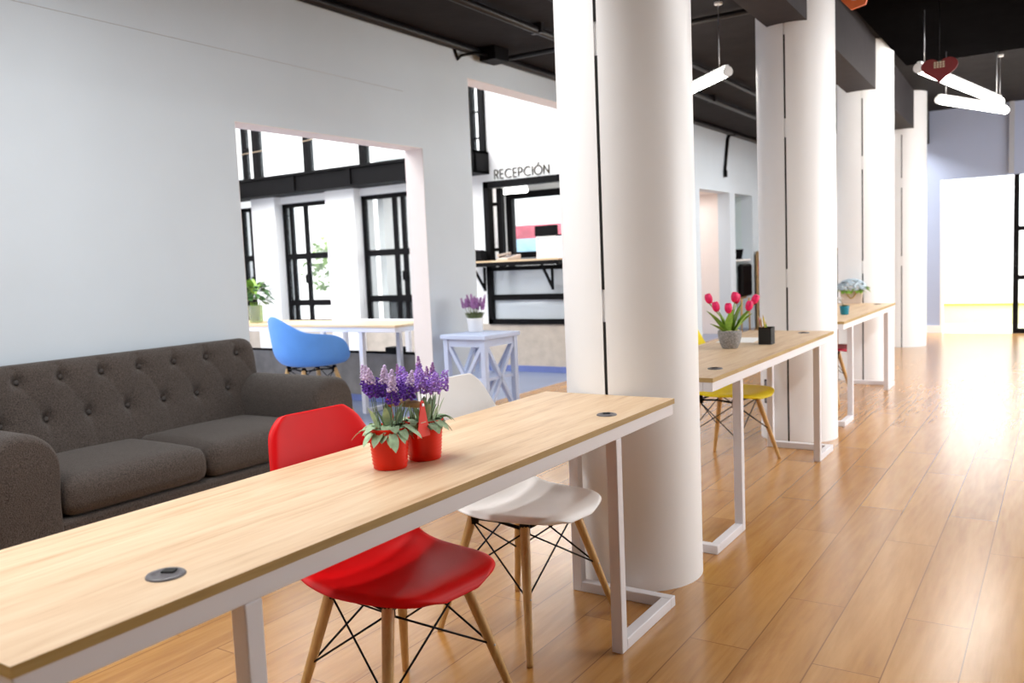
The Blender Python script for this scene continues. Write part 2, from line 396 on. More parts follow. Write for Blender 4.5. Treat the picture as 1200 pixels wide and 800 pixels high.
# ------------------------------------------------------------------ lobby
LY = 8.30
lw = MB()
OPX0 = -5.70
lw.box(-5.94, OPX0, LY, LY + .25, 0, 2.30); lw.box(-5.66, XI, LY, LY + .25, 2.20, 4.6); lw.box(OPX0, -5.66, LY, LY + .25, 2.20, 2.30)
lw.box(-11.5, -10.02, LY, LY + .25, 0, 4.6)
lw.box(-9.62, -9.15, LY - .12, LY + .25, 0, 2.30); lw.box(-8.18, -7.67, LY - .12, LY + .25, 0, 2.30); lw.box(-6.55, -5.94, LY, LY + .25, .0, 2.3)
for (a, b) in ((-9.15, -8.18), (-7.67, -6.55)): lw.box(a, b, LY, LY + .25, 2.20, 2.30)
lw.box(-10.02, -5.66, LY, LY + .25, 4.2, 4.6)
lw.box(-11.5, -11.3, -1.0, LY, 0, 4.6)
lw.box(-11.3, XI, -1.0, -.8, 0, 4.6)
struct('wall_lobby', lw, M['white'], 'white end wall of the lobby with windows and the reception hatch')
struct('wall_lobby_upper', MB().box(XI - .002, XI + .15, -1.0, LY, CEIL, 4.6), M['white'])
dd = MB(); dd.box(-11.3, XI, LY - .03, LY, .07, .55)
struct('wall_dado', dd, M['dado'], 'beige stone dado under the reception hatch')
struct('baseboard_lobby', MB().box(-11.3, XI, LY - .045, LY - .0, 0, .07), M['bluebase'], 'blue skirting under the reception hatch')
struct('wall_low', MB().box(-11.3, XI - .01, 5.99, 6.11, .06, .46), M['concrete'], 'low grey concrete wall behind the lobby table')
struct('baseboard_low', MB().box(-11.3, XI - .01, 5.975, 6.12, 0, .06), M['bluebase'], 'blue skirting of the low concrete wall')
pl = MB(); pl.tube([(-11.3, 5.985, .472), (XI - .012, 5.985, .472)], .012, 8)
tag(pl.build('conduit', M['black']), 'thin black conduit along the top of the low concrete wall', 'conduit')
jb = MB().box(-5.30, -5.13, 5.955, 6.06, .461, .525, bev=.008)
tag(jb.build('junction_box', M['black']), 'black box on the low concrete wall under the lobby table end', 'junction box')
# lobby roof; its opening is added to let sky light in
rf = MB(); rf.box(-11.5, -10.3, -1, LY, 4.6, 4.75); rf.box(-5.6, XI + .15, -1, LY, 4.6, 4.75); rf.box(-10.3, -5.6, -1, .6, 4.6, 4.75); rf.box(-10.3, -5.6, 7.4, LY, 4.6, 4.75)
struct('ceiling_lobby', rf, M['white'])
# steel beam + upper windows
bm_ = MB(); bm_.box(-11.3, -5.63, LY - .30, LY - .26, 2.30, 2.55); bm_.box(-11.3, -5.63, LY - .34, LY + .02, 2.52, 2.55); bm_.box(-11.3, -5.63, LY - .34, LY + .02, 2.295, 2.32)
bm_.box(-5.655, -5.63, LY - .33, LY - .0, 2.30, 2.55)
for x in (-9.8, -8.55, -7.55, -6.6): bm_.box(x - .03, x + .03, LY - .325, LY - .3, 2.3, 2.55)
struct('trim_6', bm_, M['black'], 'black steel beam across the lobby wall')
ledge = MB(); ledge.box(-11.3, -9.66, LY - .9, LY - .30, 2.16, 2.36)
struct('trim_7', ledge, M['black'], 'dark steel landing at the end of the beam')
uw = thing('window_1', None, None); uw['kind'] = 'structure'; uw['label'] = 'tall upper lobby windows with black mullions'
f = MB()
for x, hw in ((-9.80, .025), (-9.555, .055), (-8.555, .05), (-7.555, .05), (-6.70, .05), (-5.875, .05), (-5.69, .035)): f.box(x - hw, x + hw, LY - .05, LY + .05, 2.55, 4.2)
f.build('mullion', M['black'], uw)
f = MB()
for z in (2.72, 3.02): f.box(-5.88, -5.69, LY - .012, LY + .012, z - .008, z + .008)
f.box(-9.76, -9.70, LY - .06, LY - .02, 2.98, 3.02)
f.build('glazing_bar', M['black'], uw)
f = MB(); f.box(-10.0, -5.69, LY + .0, LY + .008, 2.55, 4.2); f.build('glass_pane', M['glass'], uw)
tag(MB().tube([(-10.3, LY - .36, 2.86), (-8.6, LY - .36, 2.905), (-6.9, LY - .36, 3.02)], .006, 6).build('cable', mat('tan_cable', (.40, .30, .2), .7)), 'thin tan cable stretched across the upper lobby windows', 'cable')
# lower lobby windows
def lobby_window(name, x0, x1, vbars, ztr, label, z0=.55, z1=2.2):
    t = thing(name, None, None); t['kind'] = 'structure'; t['label'] = label
    f = MB(); fr = .055
    f.box(x0, x0 + fr, LY + .02, LY + .08, z0, z1); f.box(x1 - fr, x1, LY + .02, LY + .08, z0, z1); f.box(x0, x1, LY + .02, LY + .08, z1 - fr, z1); f.box(x0, x1, LY + .02, LY + .08, z0, z0 + .05)
    f.build('window_frame', M['black'], t)
    f = MB()
    for x in vbars: f.box(x - .03, x + .03, LY + .03, LY + .07, z0, z1)
    for z in ztr: f.box(x0, x1, LY + .025, LY + .075, z - .04, z + .04)
    f.build('glazing_bar', M['black'], t)
    f = MB(); f.box(x0, x1, LY + .045, LY + .053, z0, z1); f.build('glass_pane', M['glass'], t)
    f = MB(); f.box(vbars[-1] - .04, vbars[-1] + .05, LY - .0, LY + .03, 1.10, 1.22, bev=.01); f.build('latch', M['black'], t)
lobby_window('window_2', -10.02, -9.62, [-9.82], [.85, 1.48], 'narrow black framed window behind the leafy vase')
lobby_window('window_3', -9.15, -8.18, [-9.0, -8.72], [.83, 1.47], 'black framed lobby window with foliage outside')
lobby_window('window_4', -7.67, -6.55, [-7.13, -6.99], [.87, 1.46], 'black framed lobby window beside the opening edge')
struct('trim_8', MB().box(-7.5, -6.56, LY + .26, LY + .75, .56, .84), M['black'], 'dark ledge outside the lobby window')

# reception room behind the hatch
rr = MB()
rr.box(-9.0, XI, 11.0, 11.15, 0, 1.35); rr.box(-9.0, -7.15, 11.0, 11.15, 1.35, 2.3); rr.box(-9, XI, 11.0, 11.15, 2.3, 2.8); rr.box(-5.75, XI, 11, 11.15, 1.35, 2.3)
rr.box(-7.60, -7.5, LY + .25, 11, 0, 2.8)
struct('wall_reception', rr, M['white'], 'white back wall of the reception room')
struct('floor_reception', MB().box(-7.6, XI, LY + .25, 11, -.05, .001), M['lobbyfloor'])
struct('ceiling_reception', MB().box(-7.6, XI - .05, LY + .25, 11, 2.5, 2.6), M['ceiling'], 'black ceiling of the reception room')
t = thing('window_5', None, None); t['kind'] = 'structure'; t['label'] = 'black framed window at the back of the reception room'
f = MB(); f.box(-7.15, -7.05, 10.95, 11.05, .6, 2.30); f.box(-7.05, -5.75, 10.95, 11.05, 2.22, 2.32); f.box(-7.05, -5.75, 10.95, 11.05, 1.33, 1.42); f.build('window_frame', M['black'], t)
f = MB(); f.box(-7.05, -5.75, 11.0, 11.008, 1.42, 2.22); f.build('glass_pane', M['glass'], t)
# the street view behind: red and blue panels
sv = MB(); sv.box(-9.5, -6.6, 14.2, 14.35, 1.72, 1.98); tag(sv.build('street_banner', mat('red_banner', (.55, .09, .13), .7, var=.5, scale=2.5)), 'blurred red banner outside the reception window', 'banner')
sv = MB(); sv.box(-9.5, -6.6, 14.18, 14.35, -.1, 1.72); tag(sv.build('street_hoarding', mat('blue_hoarding', (.30, .48, .58), .7, var=.35, scale=2)), 'pale blue hoarding under the red banner outside the reception window', 'hoarding')
# hatch frame
t = thing('window_6', None, None); t['kind'] = 'structure'; t['label'] = 'black framed reception hatch with hazy glass under the counter'
f = MB(); f.box(OPX0, OPX0 + .07, LY - .05, LY + .05, .55, 2.2); f.box(OPX0, XI, LY - .05, LY + .05, 2.13, 2.205); f.box(OPX0, XI, LY - .05, LY + .05, .55, .61); f.box(OPX0, XI, LY - .045, LY + .045, .83, .895); f.box(OPX0, XI, LY - .05, LY + .05, 1.17, 1.22)
f.build('window_frame', M['black'], t)
f = MB(); f.box(OPX0 + .11, OPX0 + .18, LY + .06, LY + .12, 1.22, 2.13)
for z in (1.42, 1.95): f.box(OPX0 + .05, OPX0 + .12, LY + .06, LY + .1, z - .02, z + .02)
f.build('sliding_sash', M['black'], t)
f = MB(); f.box(OPX0 + .07, XI, LY - .004, LY + .004, .61, 1.17); f.build('glass_pane', M['frost'], t)
# desk inside reception seen hazily through the lower glass
t = thing('reception_desk', 'white desk behind the hazy glass under the reception counter', 'desk', (-5.15, LY + .75, 0))
f = MB(); f.box(-.75, .45, -.3, .3, .72, .75, bev=.004); f.build('desk_top', M['white'], t)
f = MB(); f.box(-.74, -.70, -.28, .28, 0, .72); f.box(.40, .44, -.28, .28, 0, .72); f.box(-.7, .4, .24, .26, .3, .72); f.build('desk_panel', M['white'], t)
t = thing('office_chair', 'dark chair seen hazily through the glass under the reception counter', 'chair', (-4.78, LY + .28, 0))
f = MB(); f.box(-.2, .2, -.17, .17, .42, .48, bev=.02); f.build('seat', M['grommet'], t)
f = MB(); f.box(-.19, .19, -.2, -.16, .58, 1.0, bev=.02); f.build('backrest', M['grommet'], t)
f = MB(); f.tube([(0, 0, .42), (0, 0, .06)], .03, 10); f.tube([(0, -.17, .45), (0, -.21, .6)], .015, 8); f.build('stem', M['black'], t)
f = MB()
for k in range(5):
    a = k * 2 * pi / 5; f.tube([(0, 0, .07), (.2 * cos(a), .17 * sin(a), .03)], [.02, .014], 8); f.ico((.2 * cos(a), .17 * sin(a), .02), .02, 1)
f.build('base', M['black'], t)

# counter shelf with brackets
t = thing('counter_shelf', 'reception counter shelf with wooden top on black brackets', 'counter', (-5.2, LY - .16, 1.22))
f = MB(); f.box(-.72, .64, -.17, .10, .052, .072); f.build('counter_top', M['tabletop_x'], t)
f = MB(); f.box(-.72, .64, -.172, -.14, .005, .052); f.box(-.72, -.69, -.14, .10, .005, .052); f.box(.61, .64, -.14, .10, .005, .052); f.box(-.69, .61, .06, .1, .005, .052); f.build('counter_frame', M['black'], t)
for x in (-.52, .40):
    f = MB(); f.tube([(x, -.13, .01), (x, .098, -.26)], .017, 4, square=True); f.tube([(x, .098, .0), (x, .098, -.28)], .017, 4, square=True); f.build('bracket', M['black'], t)
# things on the counter
CZ = 1.292
t = thing('sign_holder', 'white counter sign with a black top on the reception counter', 'sign', (-4.80, LY - .16, CZ))
f = MB(); f.box(-.13, .13, -.012, .012, .0, .245, bev=.003); f.build('sign_sheet', M['paper'], t)
f = MB(); f.box(-.14, .14, -.018, .018, .245, .36, bev=.003); f.build('sign_header', M['black'], t)
f = MB()
for z, wd in ((.13, .075), (.105, .05), (.155, .035)): f.box(-wd, wd, -.0135, -.012, z, z + .004)
f.build('print', mat('pink_print', (.62, .36, .38), .8), t)
f = MB(); f.ico((-.10, -.012, .215), .010, 1, (1, .15, 1.3)); f.build('emblem', mat('blue_emblem', (.15, .3, .6), .7), t)
t = thing('pen_box', 'small black open box on the left end of the reception counter', 'box', (-5.74, LY - .16, CZ))
f = MB(); f.box(-.09, .09, -.06, .06, 0, .008); f.box(-.09, -.084, -.06, .06, .008, .12); f.box(.084, .09, -.06, .06, .008, .12); f.box(-.084, .084, -.06, -.054, .008, .12); f.box(-.084, .084, .054, .06, .008, .12); f.build('box_body', M['black'], t)
f = MB(); f.box(-.06, .0, -.03, .02, .008, .135); f.box(.02, .07, -.02, .03, .008, .13); f.build('card_stack', M['grommet'], t)
t = thing('telephone', 'cream desk telephone lying on the reception counter', 'telephone', (-5.30, LY - .17, CZ), radians(-25))
f = MB(); f.prism([(-.09, 0), (.09, 0), (.09, .06), (-.09, .02)], 'x', -.12, .12); f.build('phone_body', M['bag'], t, bevel=.006)
f = MB(); f.tube([(-.10, -.08, .055), (-.10, -.04, .06), (-.10, .05, .075), (-.10, .085, .075)], [.018, .013, .013, .018], 10); f.build('handset', M['bag'], t)
f = MB()
for i in range(3):
    for j in range(4): f.box(-.02 + i * .035, .005 + i * .035, -.06 + j * .03, -.04 + j * .03, .028 + .0067 * j, .036 + .0067 * j)
f.build('keypad', M['grommet'], t)
t = thing('computer_monitor', 'monitor with a pale screen standing behind the reception counter sign', 'monitor', (-4.95, LY + .78, .75))
f = MB(); f.box(-.27, .27, -.015, .015, .46, .83, bev=.005); f.build('monitor_case', M['black'], t)
f = MB(); f.box(-.25, .25, -.017, -.015, .48, .81); f.build('screen', M['screen'], t)
f = MB(); f.box(-.02, .02, .015, .035, .02, .5); f.box(-.11, .11, -.06, .09, 0, .015); f.build('stand', M['black'], t)
t = thing('hanging_cabinet', 'white wall cabinet at the upper back of the reception room', 'cabinet', (-5.45, 10.78, 1.5))
f = MB(); f.box(-.40, .9, -.18, .2, 0, .62, bev=.004); f.build('cabinet_body', M['white'], t)
for x in (-.385, .26):
    f = MB(); f.box(x, x + .62, -.2, -.182, .015, .605, bev=.003); f.build('door', M['white'], t)
# tube lamp inside reception
t = thing('ceiling_lamp', 'short white tube lamp under the black reception ceiling', 'lamp', (-5.97, 9.2, 2.165), radians(4))
f = MB(); f.box(-.27, .27, -.03, .03, .03, .07); f.build('lamp_housing', M['housing'], t)
f = MB(); f.tube([(-.27, 0, 0), (.27, 0, 0)], .03, 12); f.build('lamp_tube', M['tube'], t)
f = MB(); f.tube([(-.2, 0, .06), (-.2, 0, .335)], .006, 6); f.build('stem', M['black'], t)
f = MB(); f.tube([(.2, 0, .06), (.2, 0, .335)], .006, 6); f.build('stem', M['black'], t)

# RECEPCION lettering: strokes on the wall
t = thing('reception_sign', 'bronze lettering reading RECEPCIÓN above the reception hatch', 'sign', (-5.556, LY - .006, 2.232), 0)
CH = .098
def arc(cx, cz, r, a0, a1, n=14, sx=1): return [(cx + sx * r * cos(radians(a0 + (a1 - a0) * k / n)), cz + r * sin(radians(a0 + (a1 - a0) * k / n))) for k in range(n + 1)]
G = {'R': (.052, [[(0, 0), (0, 1)], [(0, 1), (.22, 1)] + arc(.24, .74, .26, 90, -90, 10) + [(.0, .48)], [(.22, .48), (.52, 0)]]),
     'E': (.05, [[(0, 0), (0, 1)], [(0, 1), (.46, 1)], [(0, .5), (.42, .5)], [(0, 0), (.46, 0)]]),
     'C': (.08, [arc(.5, .5, .5, 50, 310, 18)]),
     'P': (.05, [[(0, 0), (0, 1)], [(0, 1), (.22, 1)] + arc(.24, .73, .27, 90, -90, 10) + [(0, .46)]]),
     'I': (.0, [[(0, 0), (0, 1)]]),
     'Ó': (.1, [arc(.5, .5, .5, 0, 360, 26), [(.45, 1.12), (.65, 1.34)]]),
     'N': (.065, [[(0, 0), (0, 1)], [(0, 1), (.66, 0)], [(.66, 0), (.66, 1)]])}
adv = {'R': .52, 'E': .46, 'C': .86, 'P': .51, 'I': .0, 'Ó': 1.0, 'N': .66}
tot = sum(adv[c] for c in 'RECEPCIÓN'); gap = (.728 / CH - tot) / 8; x = 0
for ch in 'RECEPCIÓN':
    f = MB()
    for st in G[ch][1]:
        f.tube([((x + px) * CH, 0, pz * CH) for px, pz in st], .0068, 6)
    o = f.build('letter', M['bronze'], t)
    x += adv[ch] + gap
f = MB(); f.box(-.03, .085, -.004, .004, -.038, -.026); f.build('underline', M['lime'], t)['label'] = 'lime green underline'

# outdoors
struct('ground_outside', MB().box(-30, 10, LY + .25, 40, -.2, -.1), mat('courtyard_paving', (.62, .60, .57), .9, var=.1), None)
struct('outside_building', MB().box(-30, -9.5, 17, 17.5, -.1, 9), M['outwall'], None)
def shrub(loc, r, h, n, label):
    t = thing('garden_shrub', label, 'shrub', loc)
    f = MB(); f.tube([(0, 0, 0), (.02, 0, h * .4), (0, .03, h * .7)], [.05, .04, .02], 8); f.build('stem', M['legwood'], t)
    f = MB()
    for k in range(n):
        a = random.uniform(0, 2 * pi); q = random.uniform(-1, 1); rr_ = r * (random.uniform(.4, 1)); s_ = sqrt(1 - q * q)
        p = (rr_ * s_ * cos(a), rr_ * s_ * sin(a), h * .65 + rr_ * q * .9)
        f.leaf(p, (random.uniform(-1, 1), random.uniform(-1, 1), random.uniform(-.3, 1)), .16, .08, .3, n=3)
    f.build('foliage', mat('bright_green_leaf', (.28, .42, .10), .5, var=.3, scale=30), t)
shrub((-10.1, 10.2, -.1), .55, 2.2, 380, 'bright leafy shrub outside the lobby window with foliage')

# ------------------------------------------------------------------ desks
def desk(loc, L, W, H, label, group, mat_top='tabletop', grommets=(), inset_a=.42, inset_b=.42, rz=0):
    """origin at the near right end on the floor: x from -W..0, y from 0..L"""
    t = thing('desk', label, 'desk', loc, rz, group)
    T = .018; ft = .038; hz = H - T - .040
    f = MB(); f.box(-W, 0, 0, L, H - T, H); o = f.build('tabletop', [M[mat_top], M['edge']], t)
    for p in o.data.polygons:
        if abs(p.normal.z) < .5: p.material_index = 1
    # rails
    i = .004
    f = MB(); f.box(-i - .04, -i, i, L - i, hz, H - T); f.box(-W + i, -W + i + .04, i, L - i, hz, H - T)
    f.box(-W + i + .04, -i - .04, i, i + .04, hz, H - T); f.box(-W + i + .04, -i - .04, L - i - .04, L - i, hz, H - T); f.box(-W + i + .04, -i - .04, L * .5 - .02, L * .5 + .02, hz, H - T)
    f.build('frame', M['frame'], t, bevel=.003)
    for e in (0, 1):
        ins = inset_b if e else inset_a
        fl = (lambda y: L - y) if e else (lambda y: y)
        def B(mb, x0, x1, y0, y1, z0, z1):
            a, b = sorted((fl(y0), fl(y1))); mb.box(x0, x1, a, b, z0, z1)
        f = MB(); B(f, -i - ft, -i, ins - ft, ins, 0, hz); f.build('leg', M['frame'], t, bevel=.003)
        xb = -.404
        f = MB(); B(f, xb, xb + ft, .045 - ft + .02, .045 + .02, 0, hz); f.build('leg', M['frame'], t, bevel=.003)
        f = MB(); B(f, -i - ft, -i, .045 + .02, ins - ft, 0, ft); B(f, xb + ft, -i, .027, .065, 0, ft); f.build('foot', M['frame'], t, bevel=.003)
    for (gx, gy) in grommets:
        f = MB(); f.lathe([(0, .002), (.022, .002), (.023, .004), (.031, .0035), (.033, .001), (.033, -.006), (0, -.006)], (gx, gy, H), 28)
        g = f.build('grommet', M['grommet'], t)
        f = MB(); f.box(-.011, .011, -.022, -.004, .0022, .0048, Matrix.Translation((gx, gy, H)) @ Matrix.Rotation(radians(210), 4, 'Z')); f.build('cable_slot', M['gap_dark'], g)
    return t
GD = 'oak topped work desks in a row by the columns'
desk((-1.156, .532, 0), 2.278, .530, .75, 'nearest oak desk, with the red twin planter on it', GD, grommets=[(-.112, .311), (-.081, 1.906)], inset_b=.465)
desk((-1.199, 3.324, 0), 2.175, .525, .75, 'middle oak desk, with the potted tulips and black pencil cup', GD, grommets=[(-.091, .284), (-.144, 2.02)], inset_a=.40, inset_b=.36)
desk((-1.287, 6.217, 0), 2.151, .52, .75, 'third oak desk, with the hydrangea bag and teal pot', GD, grommets=[(-.12, 1.95)], inset_a=.33, inset_b=.36)
# lobby table: long side along X
t = thing('lobby_table', 'long oak topped table behind the blue chair in the lobby', 'table', (-4.70, 5.42, 0))
LT = .775
f = MB(); f.box(-5.4, 0, 0, .55, LT - .02, LT); o = f.build('tabletop', [M['tabletop_x'], M['edge']], t)
f = MB(); f.box(-5.39, -.005, .005, .045, LT - .062, LT - .02); f.box(-5.39, -.005, .505, .545, LT - .062, LT - .02); f.box(-.045, -.005, .045, .505, LT - .062, LT - .02); f.box(-2.7, -2.66, .045, .505, LT - .062, LT - .02); f.box(-5.39, -5.35, .045, .505, LT - .062, LT - .02); f.build('frame', M['frame'], t, bevel=.003)
for x in (-.385, -3.0, -5.0):
    f = MB(); f.box(x - .045, x, .01, .05, 0, LT - .062); f.build('leg', M['frame'], t, bevel=.003)
    f = MB(); f.box(x - .045, x, .50, .54, 0, LT - .062); f.build('leg', M['frame'], t, bevel=.003)
    f = MB(); f.box(x - .045, x, .05, .50, 0, .04); f.build('foot', M['frame'], t, bevel=.003)
# second white leg frame behind the low wall
t = thing('workbench', 'white legged bench behind the low concrete wall', 'bench', (-5.9, 6.75, 0))
f = MB(); f.box(-.9, .45, -.22, .22, .68, .71, bev=.004); f.build('bench_top', M['white'], t)
for x in (-.86, .33):
    for y in (-.18, .16):
        f = MB(); f.box(x, x + .05, y, y + .04, 0, .68); f.build('leg', M['frame'], t)

# ------------------------------------------------------------------ chairs
def lerp_tab(tab, s):
    for i in range(len(tab) - 1):
        if s <= tab[i + 1][0]:
            a, b = tab[i], tab[i + 1]; u = (s - a[0]) / (b[0] - a[0]); return [a[k] + (b[k] - a[k]) * u for k in range(1, len(a))]
    return list(tab[-1][1:])
def catmull(P, t):
    n = len(P) - 1; x = t * n; i = min(int(x), n - 1); u = x - i
    p0, p1, p2, p3 = P[max(i - 1, 0)], P[i], P[i + 1], P[min(i + 2, n)]
    return [.5 * ((2 * b) + (-a + c) * u + (2 * a - 5 * b + 4 * c - d) * u * u + (-a + 3 * b - 3 * c + d) * u ** 3) for a, b, c, d in zip(p0, p1, p2, p3)]
# (forward, height, half width, edge lift)
SHELL = [(.247, .413, .070, .000), (.241, .431, .126, .002), (.212, .445, .180, .008), (.145, .443, .216, .017), (.03, .430, .233, .028), (-.06, .424, .232, .040), (-.13, .430, .229, .054),
         (-.180, .462, .224, .062), (-.210, .525, .219, .058), (-.236, .60, .213, .048), (-.261, .68, .204, .036), (-.285, .755, .184, .024), (-.302, .815, .162, .014), (-.311, .852, .118, .008)]
def side_shell():
    mb = MB()
    def fn(u, v):
        f, z, hw, lift = catmull(SHELL, v)
        f2, z2 = catmull(SHELL, min(1, v + .02))[:2]; f1, z1 = catmull(SHELL, max(0, v - .02))[:2]
        tx, tz = f2 - f1, z2 - z1; l = sqrt(tx * tx + tz * tz) or 1; tx /= l; tz /= l
        nx, nz = -tz * -1, tx * -1          # normal: up on the seat, forward on the back
        nx, nz = tz, -tx
        if nz < -.2 or nx < -.2: nx, nz = -nx, -nz
        a = 2 * u - 1; e = abs(a)
        k = lift * (e ** 2.6) 
        if e > .86: k -= .035 * ((e - .86) / .14) ** 2 * .55
        return (f + nx * k, a * hw, z + nz * k)
    mb.grid(fn, 23, 40)
    return mb
LEGTOP = [(.115, .135), (.115, -.135), (-.115, .125), (-.115, -.125)]
LEGBOT = [(.205, .250), (.205, -.250), (-.215, .215), (-.215, -.215)]
def dowel_base(t, legtop=LEGTOP, legbot=LEGBOT, zt=.405):
    def P(i, z): 
        u = z / zt; return (legbot[i][0] + (legtop[i][0] - legbot[i][0]) * u, legbot[i][1] + (legtop[i][1] - legbot[i][1]) * u, z)
    for i in range(4):
        f = MB(); f.tube([P(i, 0.0), P(i, .01), P(i, .2), P(i, zt - .005), P(i, zt)], [.0095, .0105, .0140, .0165, .0150], 14)
        lg = f.build('leg', M['legwood'], t)
        for z in (.19, .355):
            f = MB(); p = Vector(P(i, z)); f.ico(p + Vector((.013 * (1 if legbot[i][0] > 0 else -1), 0, 0)), .0045, 1, (.6, 1, 1)); f.build('screw', M['steel'], lg)
    f = MB()
    for a, b in ((0, 1), (2, 3), (0, 2), (1, 3)):
        for p, q in ((a, b), (b, a)):
            f.tube([P(p, .385), P(q, .19)], .0032, 6)
    f.build('wire_brace', M['black'], t)
    f = MB()
    for a, b in ((0, 1), (2, 3), (0, 2), (1, 3)):
        A, B = Vector(P(a, zt - .012)), Vector(P(b, zt - .012)); f.tube([A, (A + B) / 2 + Vector((0, 0, .008)), B], .006, 6)
    for i in range(4): p = Vector(P(i, zt)); f.lathe([(0, -.03), (.018, -.03), (.018, .0), (.012, .016), (0, .016)], p, 10)
    f.build('seat_bracket', M['black'], t)
def side_chair(loc, rz, m, label):
    t = thing('side_chair', label, 'chair', loc, rz, 'moulded shell chairs with dowel legs at the desks')
    side_shell().build('seat_shell', m, t, mods=[('SOLIDIFY', dict(thickness=.008, offset=-1)), ('SUBSURF', dict(levels=1, render_levels=2))])
    dowel_base(t)
    return t
side_chair((-1.52, 1.70, 0), radians(-6), M['red'], 'bright red shell chair tucked under the nearest desk')
side_chair((-1.555, 2.405, 0), radians(-6), M['whitep'], 'white shell chair beside the near column')
side_chair((-1.685, 4.925, 0), radians(-9), M['yellow'], 'yellow shell chair under the tulip desk')
side_chair((-1.72, 7.36, 0), radians(0), M['dred'], 'dark red shell chair under the third desk')

def arm_chair(loc, rz, m, label):
    t = thing('armchair', label, 'chair', loc, rz)
    mb = MB()
    # angle 0 = front (+x). rim table: angle, radius, height
    RIM = [(0, .245, .435), (25, .262, .44), (45, .300, .50), (60, .318, .60), (78, .322, .668), (100, .318, .685), (122, .305, .70), (145, .288, .775), (165, .275, .82), (180, .272, .832)]
    nU, nV = 48, 15; V = []
    cpt = mb.bm.verts.new((0, 0, .425)); prev = None
    for i in range(nU):
        a = 360 * i / nU; aa = a if a <= 180 else 360 - a
        R, hh = lerp_tab(RIM, aa); row = []
        for j in range(1, nV):
            v = j / (nV - 1)
            rho = R * min(1, .88 * (1 - (1 - min(1, v / .62)) ** 1.4) + .12 * v) if v < .62 else R * (.88 + .12 * ((v - .62) / .38) ** .8 * .9 + .0744 * 0)
            if v < .62: rho = R * (.88 * (v / .62))
            w_ = max(0, (v - .45) / .55); z = .425 + (hh - .425) * (w_ ** 1.5) + .012 * (v < .62) * (v / .62) ** 2 * 0
            if v > .62: rho = R * (.88 + .12 * ((v - .62) / .38))
            row.append(mb.bm.verts.new((rho * cos(radians(a)), rho * sin(radians(a)) * 1.0, z)))
        V.append(row)
    for i in range(nU):
        A, B = V[i], V[(i + 1) % nU]
        f = mb.bm.faces.new([cpt, A[0], B[0]]); f.smooth = True
        for j in range(nV - 2):
            f = mb.bm.faces.new([A[j], A[j + 1], B[j + 1], B[j]]); f.smooth = True
    mb.build('seat_shell', m, t, mods=[('SMOOTH', dict(factor=.5, iterations=4)), ('SOLIDIFY', dict(thickness=.008, offset=0)), ('SUBSURF', dict(levels=1, render_levels=2))])
    dowel_base(t, zt=.40)
    return t
ac = arm_chair((-5.34, 5.06, 0), radians(72), M['blue'], 'blue shell armchair behind the sofa arm'); ac.scale = (1.17, 1.17, 1.12)

# ------------------------------------------------------------------ sofa
t = thing('sofa', 'dark charcoal button tufted sofa against the left wall', 'sofa', (-4.36, 1.50, 0))
SL = 2.20       # length along y (local), depth along +x
YA, YB = .385, 1.835   # inner faces of the arms
buttons = []
for k in range(-1, 8): buttons.append((1.979 + .2165 * k - 1.50, .592))
for k in range(-1, 7): buttons.append((2.10 + .2165 * k - 1.50 - .008, .785))
buttons = [b for b in buttons if .10 < b[0] < 2.0]
def back_prof(v):
    P = [(.01, .30), (.005, .55), (.012, .77), (.045, .845), (.105, .862), (.158, .828), (.185, .76), (.205, .66), (.235, .55), (.262, .45), (.285, .36), (.29, .28)]
    return catmull(P, v)
Y0, Y1 = .12, 2.025
mb = MB()
def fn(u, v):
    x, z = back_prof(v); 
    uu = u
    y = Y0 + (Y1 - Y0) * uu
    e = min(uu, 1 - uu) * (Y1 - Y0)
    if e < .07:
        q = 1 - (1 - e / .07) ** 2; s_ = sqrt(max(0, q))
        cx, cz = .12, .55; x = cx + (x - cx) * (.25 + .75 * s_); z = cz + (z - cz) * (.86 + .14 * s_)
    if v > .40:
        d = 0
        for (by, bz_) in buttons:
            dy, dz = y - by, (z - bz_)
            d += .034 * math.exp(-(dy * dy + dz * dz) / (2 * .020 ** 2)) + .012 * math.exp(-(dy * dy + dz * dz) / (2 * .05 ** 2))
            # pleats: down from the lower row, up from the upper row, diagonals between
            if bz_ < .7: 
                if dz < 0: d += .009 * math.exp(-dy * dy / (2 * .009 ** 2)) * math.exp(dz / .10)
                if dz > 0:
                    for sg in (-1, 1):
                        dd_ = dy - sg * dz * .108 / .193
                        if dz < .193: d += .0055 * math.exp(-dd_ * dd_ / (2 * .010 ** 2))
            elif dz > 0: d += .009 * math.exp(-dy * dy / (2 * .009 ** 2)) * math.exp(-dz / .10)
        x -= d * min(1, e / .05); z -= d * .15
    return (x, y, z)
mb.grid(fn, 190, 64)
bk = mb.build('backrest', M['sofa'], t)
for (by, bz_) in buttons:
    best = min((abs(back_prof(.4 + .6 * k / 200)[1] - bz_), back_prof(.4 + .6 * k / 200)[0]) for k in range(201))[1]
    f = MB(); f.ico((best - .030, by, bz_ - .004), .0125, 2, (.55, 1, 1)); f.build('button', M['sofa_button'], bk)
